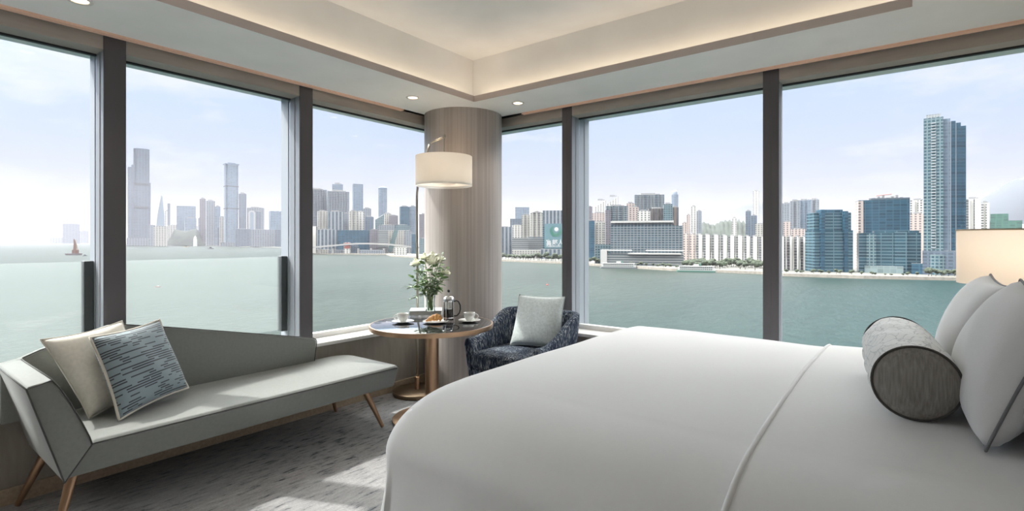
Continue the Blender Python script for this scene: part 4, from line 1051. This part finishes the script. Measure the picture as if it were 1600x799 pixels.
b('small dark blue block beside the lamp pole', 643, 651, 366, 1450, 'blue', 0, .8, name='office_block')
b('teal block between lamp pole and column', 655, 672, 373, 1430, 'tealgrid', 0, .6, name='office_block')
# elevated road
t = thing('elevated_road', 'pale elevated road crossing before the blocks left of the column', 'bridge', (*world_xy(560, 1480), ZL))
bm = bmesh.new(); prev = None
for (u, v) in ((470, 388), (510, 384.5), (537, 382), (556, 380.5), (580, 380.5), (610, 382), (645, 386), (700, 389)):
    dd = 1470; x, y = world_xy(u, dd); x2, y2 = world_xy(u, dd+14); z = EYE+(376-v)/F*dd
    r = [bm.verts.new((x, y, z-3)), bm.verts.new((x, y, z+1.2)), bm.verts.new((x2, y2, z+1.2)), bm.verts.new((x2, y2, z-3))]
    if prev:
        for i in range(4): bm.faces.new((prev[i], r[i], r[(i+1) % 4], prev[(i+1) % 4]))
    prev = r
obj('deck', bm, mat('pale_concrete', (0.248, 0.240, 0.232), .8), t)
for u in (500, 520, 560, 580, 600, 620, 640):
    x, y = world_xy(u, 1476); obj('pier', bx(x-2, x+2, y-2, y+2, ZL, ZL+(392-384)/F*1470), mat('pale_concrete', (0.248, 0.240, 0.232), .8), t)
t, w, d, h = b('small red and white building on the elevated road', 537, 548, 379, 1440, 'white_b', 0, .5, name='terminal_building', plant=False)
obj('red_panel', bx(-w*.42, w*.42, -d/2-.8, -d/2, h*.45, h*.95), mat('brick_red', (0.220, 0.064, 0.048), .7), t, world=False)
b('dark low block right of the red and white building', 548, 560, 381, 1430, 'slate', 0, .5, name='pier_shed', plant=False)
b('ochre pier shed against the second mullion', 494, 514, 390, 1415, 'beige', 0, .4, name='pier_shed', plant=False)
b('grey pier shed before the dark blue block', 514, 545, 391, 1415, 'grey', 0, .3, name='pier_shed', plant=False)
b('white ferry pier building left of the lamp pole', 616, 636, 387, 1345, 'white_b', 0, .5, name='pier_building', plant=False)
b('long low pier shed below the elevated road', 562, 600, 391, 1395, 'grey', 0, .3, name='pier_shed', plant=False)
# --- fourth window
b('faint pale blue tower high behind the shore right of the column', 805, 827, 324, 2600, 'sky', 0, .6, plant=False)
b('small slate tower before the faint pale one', 797, 815, 342, 1700, 'slate', 0, .7, plant=False)
b('pale apartment block behind the dark striped one', 800, 816, 352, 1450, 'white_b', 5, .6)
b('dark vertical striped tower touching the column', 776, 801, 355, 1150, 'fin', 8, .7, name='office_tower')
b('speckled grey apartment tower, left of the gabled one', 815, 829, 336, 1400, 'beige', 0, .7, kind='bays')
t, w, d, h = b('speckled grey apartment tower with a gabled roof', 828, 849, 333, 1380, 'beige', 5, .7, kind='bays', plant=False)
bm = bmesh.new(); prism(bm, [(-w/2, h), (0, h+w*.17), (w/2, h)], 'y', -d/2, d/2); obj('gable_roof', bm, mat('grey_roof', (0.160, 0.152, 0.148), .8), t, world=False)
b('blue and white ribbed tower behind the billboard building', 848, 900, 329, 1200, 'fin', 0, .4, name='office_tower', plant=False)
b('low white podium with long terraces right of the column', 800, 826, 372, 1150, 'ribbon', 0, .5, name='podium_block', plant=False)
b('low grey podium block left of the billboard building', 824, 850, 370, 1130, 'ribbon', 4, .5, name='podium_block', plant=False)
b('long low promenade arcade under the podium blocks', 800, 862, 391, 1060, 'beige', 0, .25, name='promenade_arcade', plant=False)
# billboard building with sign
t, w, d, h = b('teal building with a green ring sign and white characters', 848, 912, 346, 1060, 'teal', -4, .4, name='billboard_building', plant=False, kind='slant')
sg = mat('sign_white', (0.360, 0.360, 0.360), .6); gn = mat('sign_green', (0.048, 0.200, 0.144), .6)
s_ = w/64
zc = zat(361, 1060)
obj('sign_panel', bx(-w*.46, w*.40, -d/2-.6, -d/2-.1, zat(388, 1060), zat(349, 1060)), mat('sign_teal', (0.068, 0.132, 0.152), .4), t, world=False)
bm = bmesh.new()
for i in range(40):
    a0, a1 = .9+5.0*i/40, .9+5.0*(i+1)/40; r0, r1 = 9.5*s_, (9.5-6*math.sin(PI*(i+.5)/40)**.7)*s_
    vv = [bm.verts.new((-w*.5+21*s_+r*math.sin(a), -d/2-.8, zc+r*math.cos(a))) for a, r in ((a0, r0), (a1, r0), (a1, r1), (a0, r1))]; bm.faces.new(vv)
bmesh.ops.solidify(bm, geom=bm.faces[:], thickness=.2)
obj('ring_logo', bm, gn, t, world=False)
def text_obj(body, size, loc, m, parent, name='lettering'):
    c = bpy.data.curves.new(name, 'FONT'); c.body = body; c.size = size; c.align_x = 'LEFT'; c.extrude = .15; c.offset = size*.02
    o = bpy.data.objects.new(name, c); c.materials.append(m); link(o, parent); o.location = loc; o.rotation_euler = (PI/2, 0, 0); bpy.context.view_layer.update(); return text_mesh(o)
text_obj('富邦人壽', 9.5*s_, (-w*.5+5*s_, -d/2-.8, zat(382.5, 1060)), sg, t)
text_obj('FUBON LIFE', 4.2*s_, (-w*.5+6*s_, -d/2-.8, zat(386.5, 1060)), sg, t)
obj('white_patch', lt([(0, 0), (3.4*s_, 0)], n=14, cap=False, M=Matrix.Translation((-w*.5+22*s_, -d/2-1.0, zc+3*s_)) @ Matrix.Rotation(PI/2, 4, 'X')), sg, t, world=False)
b('ribbed low annex under the billboard', 845, 905, 390, 1040, 'fin', 0, .2, name='podium_block', plant=False)
# --- fifth window
b('dark tower just right of the far wall mullion', 908, 925.5, 323, 1500, 'mauve', 0, .8)
b('distant white apartment tower with a stepped slanted top, left one', 930, 947, 313, 2600, 'white_b', 0, .6, kind='slant')
b('distant white apartment tower with a stepped slanted top, right one', 949, 966, 307, 2600, 'white_b', 0, .6, kind='slant')
b('reddish low block right of the dark mullion tower', 925, 945, 333, 1400, 'pink', 0, .6)
b('blue glass office at the right edge of the mullion', 908, 929, 345, 950, 'blue', 0, .6, name='office_tower')
b('beige and teal office beside the blue one', 928, 946, 347, 960, 'beige', 10, .6, name='office_tower', kind='notched')
b('white and navy apartment tower at the left of the big hotel', 945, 981, 322, 1000, 'hotel', 8, .5, kind='bays', wings=((-.02, .2, 328, 'mauve'),))
b('reddish brown apartment tower behind the big hotel, left', 978, 992, 318, 1150, 'pink', 8, .7)
b('wide tall apartment slab highest behind the big hotel', 990, 1038, 304, 1400, 'hotel', 6, .4, kind='bays')
b('gridded white apartment block just above the hotel roof', 996, 1016, 330, 1000, 'white_b', 0, .6)
b('pinkish apartment block left of the gridded white one', 984, 998, 324, 1050, 'pink', 0, .7)
b('brown apartment slab above the hotel roof', 1012, 1041, 326, 1010, 'brown', 8, .5, kind='bays')
b('teal and brown apartment tower above the right end of the hotel', 1036, 1051, 319, 1000, 'tealgrid', 8, .7)
b('dark brown apartment tower at the right end of the hotel', 1048, 1060.5, 324, 1000, 'brown', 8, .7)
t, w, d, h = b('sky blue tower with a domed top behind the hotel', 1049, 1060, 304, 2200, 'sky', 0, 1, kind='round', plant=False, name='skyscraper')
obj('dome', lt([(w*.36, h-3), (w*.36, h+10), (w*.28, h+17), (0, h+20)], n=16, cap=False), mat('hazy_blue_glass', (0.120, 0.152, 0.192), .3), t, world=False, smooth=True)
t, w, d, h = b('long glass hotel with a white roof slab and gridded windows', 953, 1068, 353, 780, 'hotel', -3, .3, name='hotel_building', plant=False)
obj('upper_block', uvprism(rect(w*.87, d*.8, -w*.065, 0), h, zat(348, 780)), [style_mat('hotel', 780), roof_m], t, world=False)
obj('roof_slab', bx(-w*.5, w*.375, -d*.55, d*.5, zat(348, 780), zat(345, 780)), mat('white_slab', (0.312, 0.304, 0.296), .7), t, world=False)
b('low glass podium at the left foot of the hotel', 930, 955, 382, 800, 'tealgrid', 0, .6, name='podium_block', plant=False)
t, w, d, h = b('long white ferry terminal with terraces before the hotel', 937, 1068, 398, 765, 'ribbon', -3, .12, name='ferry_terminal', plant=False)
wr = mat('white_slab', (0.312, 0.304, 0.296), .7)
obj('end_wall', bx(-w*.5, -w*.42, -d*.7, d*.5, 0, zat(390.5, 765)), wr, t, world=False)
obj('canopy_roof', bx(-w*.42, -w*.12, -d*.7, d*.5, zat(392.5, 765), zat(391, 765)), wr, t, world=False)
obj('canopy_roof', bx(-w*.16, w*.47, -d*.9, d*.5, zat(397.5, 765), zat(395.5, 765)), wr, t, world=False)
obj('canopy_roof', bx(w*.05, w*.5, -d*.3, d*.5, zat(392.5, 765), zat(391, 765)), wr, t, world=False)
b('pinkish slim tower right of the hotel', 1073, 1078.5, 336, 1500, 'pink', 0, 1)
b('pale slim twin tower right of the hotel, left one', 1080, 1088.5, 323, 1700, 'white_b', 0, .9)
b('pale slim twin tower right of the hotel, right one', 1088.5, 1096.5, 330, 1650, 'grey', 0, .9)
b('pinkish low apartment block beside the hotel end', 1066, 1074, 348, 1250, 'pink', 0, 1)
b('slim white tower standing on the wooded hill', 1144, 1151, 341, 1500, 'white_b', 0, 1)
b('slate tower with a dark crown right of the wooded hill', 1165, 1173.5, 330, 1300, 'slate', 0, .9)
b('blue grey tower just left of the thick mullion', 1173, 1183, 337, 1250, 'slate', 4, .9)
b('faint tall pale tower behind the blue grey one', 1176.5, 1186.5, 299, 2600, 'white_b', 0, .8)
b('beige low tower touching the thick mullion', 1180, 1196, 350, 1100, 'beige', 0, .7)
edges = [1068, 1078, 1088, 1099, 1112, 1126, 1138, 1150, 1163, 1173, 1186, 1200]
labs = ['pinkish', 'pinkish', 'cream', 'white']
ords = ['first', 'second', 'third', 'fourth', 'fifth', 'sixth', 'seventh', 'eighth', 'ninth', 'tenth', 'last']
for i, (a, c_) in enumerate(zip(edges, edges[1:])):
    b('%s apartment slab, %s from the left in the long pale row beyond the ferry' % ('pinkish' if i < 2 else 'white', ords[i]), a, c_-.6, 366+i*.45, 880-i*15, 'pink' if i < 2 else 'white', -28, .8, name='apartment_slab', group='white apartment slabs beyond the ferry')
# --- sixth window
b('blue grey tower right of the thick mullion', 1222, 1236, 318, 1500, 'grey', 0, .8)
b('tall grey apartment tower, second right of the thick mullion', 1234, 1250, 314, 1400, 'grey', 6, .7, kind='bays')
b('wide blue grey apartment tower behind the left glass office', 1247, 1267, 313, 1500, 'sky', 0, .6, kind='bays')
b('pale apartment tower over the shoulder of the left glass office', 1265, 1280, 312, 1600, 'grey', 0, .7, kind='bays')
b('pink slim tower low beside the thick mullion', 1224, 1235, 347, 1100, 'pink', 0, .8)
b('pink low block left of the glass office', 1236, 1258, 358, 1050, 'pink', 6, .5)
for i, (a, c_) in enumerate(((1212, 1229), (1229.5, 1240), (1240.5, 1250), (1250.5, 1262))):
    b('white apartment slab, %s left of the glass office' % ('fourth', 'third', 'second', 'first')[i], a, c_, 370+i*.3, 640, 'white', -25, .8, name='apartment_slab', group='white apartment slabs left of the glass office')
t, w, d, h = b('stepped teal glass office tower, leftmost of the three', 1256, 1333, 360, 600, 'teal', 24, .6, name='glass_office', plant=False)
obj('upper_block', uvprism(rect(w*.96, d*.8, 0, 0), h, zat(332, 600)), [style_mat('teal', 600), roof_m], t, world=False)
obj('top_block', uvprism(rect(w*.56, d*.6, 0, -d*.05), zat(332, 600), zat(327, 600)), [style_mat('blue', 600), roof_m], t, world=False)
obj('corner_bay', uvprism(rect(w*.1, d*.2, -w*.30, -d*.5), 0, zat(330, 600)), [style_mat('blue', 600), roof_m], t, world=False)
obj('corner_bay', uvprism(rect(w*.1, d*.2, w*.30, -d*.5), 0, zat(330, 600)), [style_mat('blue', 600), roof_m], t, world=False)
t, w, d, h = b('tall dark blue glass office with roof works, middle one', 1334, 1421, 312, 640, 'blue', 10, .5, name='glass_office')
obj('roof_slab', bx(-w*.25, w*.5, -d*.5, d*.5, h, zat(309.5, 640)), mat('dark_slab', (0.040, 0.056, 0.072), .5), t, world=False)
obj('side_bay', uvprism(rect(w*.10, d*.9, -w*.46, -d*.1), 0, zat(313, 640)), [style_mat('pink', 640), roof_m], t, world=False)
obj('roof_crane', tb([(-w*.1, 0, h), (-w*.1, 0, h+6), (w*.2, 0, h+7.5)], .5, n=6), mat('crane_red', (0.240, 0.100, 0.060), .6), t, world=False)
bm = bmesh.new()
for i in range(7): box(bm, -w*.2+i*w*.09, -w*.2+i*w*.09+w*.05, -d*.3, d*.1, h, h+3+(i % 3)*1.4)
obj('roof_units', bm, plant_m, t, world=False)
t, w, d, h = b('lower teal glass block with stepped terraces and a pale base', 1336, 1438, 364, 585, 'teal', 8, .35, name='glass_office', plant=False)
obj('raised_part', uvprism(rect(w*.72, d*.8, w*.12, 0), h, zat(360.5, 585)), [style_mat('teal', 585), roof_m], t, world=False)
obj('bay', uvprism(rect(w*.16, d*.2, -w*.30, -d*.55), 0, zat(366, 585)), [style_mat('tealgrid', 585), roof_m], t, world=False)
obj('bay', uvprism(rect(w*.2, d*.2, w*.18, -d*.55), 0, zat(363, 585)), [style_mat('teal', 585), roof_m], t, world=False)
obj('pale_base', uvprism(rect(w*.62, d*.3, -w*.1, -d*.62), 0, zat(416, 585)), [facade('pale_base', (.55, .66, .66), (.44, .58, .60), 6, 5, .9, .9), roof_m], t, world=False)
b('small blue annex at the right foot of the lower glass block', 1424, 1447, 412, 565, 'blue', 0, .5, name='annex_block', plant=False)
b('white apartment tower between the glass offices and the tall tower', 1422, 1446, 313, 900, 'white_b', 0, .6, kind='bays')
b('cream apartment block in the gap left of the tall tower', 1422, 1444, 334, 780, 'pink', 0, .6)
# the tall tower: a broad face and stepped fins going back
D_ = 560; x, y, rz, w, d = site(1443, 1474, D_, 0, .8)
t = thing('residential_skyscraper', 'very tall blue green residential tower with stepped vertical fins', 'building', (x, y, ZL), rz)
h = zat(184, D_); tg = style_mat('tealgrid', D_)
obj('tower_body', uvprism(rect(w, d), 0, h), [tg, roof_m], t, world=False)
obj('roof_crown', uvprism(rect(w*.72, d*.6), h, zat(178, D_)), [facade('crown_white', (.62, .64, .66), (.35, .42, .46), 2.4, 3, .5, .6), roof_m], t, world=False)
wpx = w/31
for i, (px0, px1, vt) in enumerate(((29, 42, 187), (42, 50, 191), (50, 58, 194), (57, 66, 199))):
    xa, xb = -w/2+px0*wpx, -w/2+px1*wpx
    obj('fin_block', uvprism(rect((xb-xa)*.94, d, (xa+xb)/2, d*.25+i*2.5), 0, zat(vt, D_)), [style_mat('blue', D_) if i != 0 else style_mat('sky', D_), roof_m], t, world=False)
    obj('edge_rib', bx(xa-.45, xa+.45, -d*.36+i*2.5, -d*.22+i*2.5, 0, zat(vt+1, D_)), mat('pale_rib', (0.240, 0.256, 0.272), .5), t, world=False)
bm = bmesh.new()
for i in range(44):
    zz = h*(.17+.81*i/44); box(bm, -w*.12, w*.12, -d/2-1.0, -d/2, zz, zz+.9)
obj('balconies', bm, mat('pale_rib', (0.240, 0.256, 0.272), .5), t, world=False)
obj('podium', uvprism(rect(w*1.95, d*1.2, w*.42, -d*.2), 0, zat(392, D_)), [style_mat('slate', D_), roof_m], t, world=False)
obj('glass_drum', uvprism([(w*.2+w*.38*math.cos(2*PI*i/20), -d*.72+w*.2*math.sin(2*PI*i/20)) for i in range(20)], 0, zat(398, D_)), [style_mat('tealgrid', D_), roof_m], t, world=False)
b('white apartment tower right of the very tall tower, left one', 1508, 1532, 311, 800, 'white', 0, .6, kind='bays')
b('white apartment tower right of the very tall tower, right one', 1532, 1546, 317, 820, 'white_b', 8, .7, kind='bays')
t, w, d, h = b('stepped green netted building above the bedside lamp', 1546, 1597, 345, 760, 'green', 0, .5, name='netted_building', plant=False)
obj('upper_block', uvprism(rect(w*.56, d, -w*.2, 0), h, zat(334, 760)), [style_mat('green', 760), roof_m], t, world=False)
b('white low apartment block at the right edge behind the green building', 1590, 1640, 350, 900, 'white', 0, .5)

# ------------------------------------------------------------------ hills
def hill(label, pts, D, depth, m, seed=0, base=390):
    """ridge given by pixel heights, rounded in depth, with bumps"""
    rnd = random.Random(seed); bm = bmesh.new(); nu, nd = 60, 12; G = []
    us = [p[0] for p in pts]
    def ridge(u):
        for (u0, v0), (u1, v1) in zip(pts, pts[1:]):
            if u0 <= u <= u1: f = (u-u0)/(u1-u0); f = f*f*(3-2*f); return v0+(v1-v0)*f
        return base
    for i in range(nu+1):
        u = us[0]+(us[-1]-us[0])*i/nu; r = []
        for j in range(nd+1):
            f = j/nd; dd = D+depth*f; z0 = (376-ridge(u))/F*(D+depth*.5)+EYE
            x, y = world_xy(u, dd); prof = math.sin(PI*f)**.7
            zz = ZL+max(0, z0-ZL)*prof*(1+(0 if D > 3000 else 1)*(.05*math.sin(u*.9+f*9+seed)+.03*math.sin(u*2.3+f*17)))
            r.append(bm.verts.new((x, y, zz)))
        G.append(r)
    for i in range(nu):
        for j in range(nd): bm.faces.new((G[i][j], G[i+1][j], G[i+1][j+1], G[i][j+1]))
    return struct('hill', bm, m, smooth=True, label=label)
wood = mat('wooded_slope', (.026, .034, .028), .95, noise=(.03, .35, (1, 1, 1)))
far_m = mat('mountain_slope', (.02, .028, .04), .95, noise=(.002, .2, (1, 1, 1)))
hill('wooded hill behind the white apartment slabs', [(1085, 375), (1098, 348), (1115, 352), (1130, 346), (1150, 345), (1168, 348), (1205, 376)], 1650, 500, wood, 1)
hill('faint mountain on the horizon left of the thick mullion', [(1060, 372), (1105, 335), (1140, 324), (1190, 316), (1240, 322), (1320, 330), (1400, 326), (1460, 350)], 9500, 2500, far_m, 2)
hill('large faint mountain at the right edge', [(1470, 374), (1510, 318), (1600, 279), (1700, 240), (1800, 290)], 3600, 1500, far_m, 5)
hill('low wooded knoll at the shore below the wide teal office', [(262, 376), (274, 359), (290, 361), (306, 358), (322, 376)], 3750, 260, wood, 3)

# ------------------------------------------------------------------ trees along the shore
tree_m = mat('shore_foliage', (.026, .036, .020), .9, noise=(.35, .5, (1, 1, 1))); trunk_m = mat('brown_trunk', (0.072, 0.052, 0.036), .9)
rt_ = random.Random(21)
def tree_proto(seed):
    r = random.Random(seed); t = thing('shore_tree', 'tree', 'tree', (0, 0, ZL-500))
    bm = bmesh.new()
    for q in range(6):
        a = q*1.05; mt = Matrix.Translation((2.3*math.cos(a)*r.uniform(.5, 1.2), 2.3*math.sin(a)*r.uniform(.5, 1.2), 5.5+r.uniform(-1.2, 2))) @ Matrix.Diagonal((1, 1, r.uniform(.75, 1), 1))
        bmesh.ops.create_icosphere(bm, subdivisions=2, radius=r.uniform(1.9, 2.9), matrix=mt)
    for v in bm.verts: v.co += Vector((r.uniform(-.3, .3), r.uniform(-.3, .3), r.uniform(-.3, .3)))
    obj('crown', bm, tree_m, t, world=False); obj('trunk', tb([(0, 0, 0), (.2, 0, 5.5)], [.4, .22], n=7), trunk_m, t, world=False); return t
protos = [tree_proto(s) for s in (1, 2, 3)]; used = [False]*3
def place_tree(u, dd, s, label, group):
    i = rt_.randrange(3); x, y = world_xy(u, dd)
    if not used[i]: o = protos[i]; used[i] = True
    else: o = copy_tree(protos[i])
    o.location = (x, y, ZL); o.rotation_euler = (0, 0, rt_.uniform(0, 6)); o.scale = (s, s, s*rt_.uniform(.85, 1.15)); o['label'] = label; o['group'] = group
for u0, u1, n, lo, hi, s, lab, grp in ((784, 880, 22, 14, 50, 1.25, 'low green tree along the shore promenade right of the column', 'trees right of the column'),
        (920, 940, 4, 10, 30, 1.0, 'low green tree at the shore left of the ferry terminal', 'trees left of the ferry terminal'),
        (1072, 1192, 46, 14, 110, 1.15, 'green tree below the white apartment slabs behind the moored ferry', 'trees below the white slabs'),
        (1225, 1335, 9, 9, 16, .55, 'small tree on the promenade before the left glass office', 'trees before the left glass office'),
        (1448, 1500, 8, 8, 22, .75, 'small tree at the foot of the very tall tower', 'trees by the very tall tower'),
        (1340, 1440, 8, 7, 10, .4, 'small shrub on the promenade before the lower glass block', 'shrubs before the lower glass block'),
        (985, 1060, 10, 8, 14, .6, 'small tree between ferry terminal and quay', 'trees by the ferry terminal')):
    for i in range(n):
        u = u0+(u1-u0)*(i+rt_.uniform(.1, .9))/n; place_tree(u, shore_depth(u)+rt_.uniform(lo, hi), s*rt_.uniform(.8, 1.25), lab, grp)
# ------------------------------------------------------------------ boats
def box_l(*a, **k): return bx(*a, **k)
wp_m = mat('white_boat_paint', (0.328, 0.332, 0.320), .5); gr_m = mat('green_hull', (0.040, 0.100, 0.080), .5); dk = mat('dark_boat_window', (0.024, 0.028, 0.032), .4)
def ferry(u0, u1, D, label, hullm):
    x, y, rz, w, d = site(u0, u1, D, 0, .2)
    t = thing('ferry', label, 'boat', (x, y, ZW), rz)
    bm = bmesh.new(); L = w/2; Bm = d/2
    prism(bm, [(-L, 0), (-L*.93, -Bm), (L*.93, -Bm), (L, 0), (L*.93, Bm), (-L*.93, Bm)], 'z', -.3, 2.0); obj('hull', bm, hullm, t, world=False)
    obj('lower_deck', bx(-L*.92, L*.92, -Bm*.9, Bm*.9, 2.0, 4.6), wp_m, t, world=False)
    obj('upper_deck', bx(-L*.84, L*.84, -Bm*.85, Bm*.85, 4.6, 7.2), wp_m, t, world=False)
    for z0 in (3.0, 5.5):
        bm = bmesh.new(); n = 16
        for i in range(n): xx = -L*.8+1.6*L*i/n; box(bm, xx, xx+1.6*L/n*.7, -Bm*.93, -Bm*.84, z0, z0+1.1)
        obj('window_row', bm, dk, t, world=False)
    obj('roof', bx(-L*.86, L*.86, -Bm*.9, Bm*.9, 7.2, 7.6), wp_m, t, world=False)
    obj('wheelhouse', bx(-L*.12, L*.12, -Bm*.5, Bm*.5, 7.6, 9.8), wp_m, t, world=False)
    obj('funnel', lt([(1.1, 7.6), (1.0, 11)], n=12, cx=L*.2), gr_m, t, world=False)
ferry(1056, 1120, 650, 'white and green double deck ferry moored at the quay', gr_m)
ferry(937, 996, 735, 'white double deck ferry moored before the ferry terminal', mat('grey_hull', (0.080, 0.088, 0.096), .5))
# crane barge
x, y, rz, w, d = site(101, 129, 1400, 0, .35)
t = thing('crane_barge', 'crane barge with a reddish tower at the far left', 'boat', (x, y, ZW), rz)
bm = bmesh.new(); prism(bm, [(-w/2, 5), (-w*.44, -.3), (w*.46, -.3), (w/2, 5)], 'y', -d/2, d/2); obj('hull', bm, mat('rusty_hull', (0.088, 0.076, 0.080), .7), t, world=False)
obj('deck_house', bx(-w*.1, w*.3, -d*.3, d*.3, 5, 14), mat('rust_red', (0.10, 0.050, 0.04), .7), t, world=False)
obj('crane_tower', tb([(w*.08, 0, 5), (w*.08, 0, 30), (w*.02, 0, 44)], [5, 3, 1], n=5), mat('rust_red', (0.10, 0.050, 0.04), .7), t, world=False)
obj('boom', tb([(w*.25, 0, 14), (w*.08, 0, 42)], .8, n=5), mat('tan_boom', (0.200, 0.140, 0.088), .7), t, world=False)
def small_boat(u, v, s, col, label):
    D = H*F/(v-376); x, y = world_xy(u, D); t = thing('small_boat', label, 'boat', (x, y, ZW), rt_.uniform(0, .5)+YAW)
    bm = bmesh.new(); prism(bm, [(-s, 0), (-s*.7, -s*.25), (s*.7, -s*.25), (s, 0), (s*.7, s*.25), (-s*.7, s*.25)], 'z', -.1, s*.28); obj('hull', bm, mat('hull_'+label.split()[0], col, .6), t, world=False)
    obj('cabin', bx(-s*.3, s*.35, -s*.18, s*.18, s*.28, s*.65), wp_m if v > 446 else dk, t, world=False)
small_boat(132.5, 400.5, 6, (.08, .09, .10), 'dark tug boat right of the crane barge')
small_boat(329, 389.5, 14, (.10, .10, .11), 'black small boat far out below the tall blue tower')
small_boat(291, 386.5, 14, (.25, .2, .12), 'brown small boat near the far shore')
small_boat(247, 449, 2.0, (.20, .08, .07), 'maroon small boat alone in open water behind the sofa')
t = thing('red_buoy', 'small red buoy floating right of the column', 'buoy', (*world_xy(855, H*F/70), ZW))
obj('float', lt([(0, -.2), (.9, 0), (.9, .5), (.3, 1)], n=12, cap=False), mat('buoy_red', (0.280, 0.040, 0.032), .5), t, world=False); obj('mast', tb([(0, 0, .8), (0, 0, 2.2)], .15, n=6), mat('buoy_red', (0.280, 0.040, 0.032), .5), t, world=False)
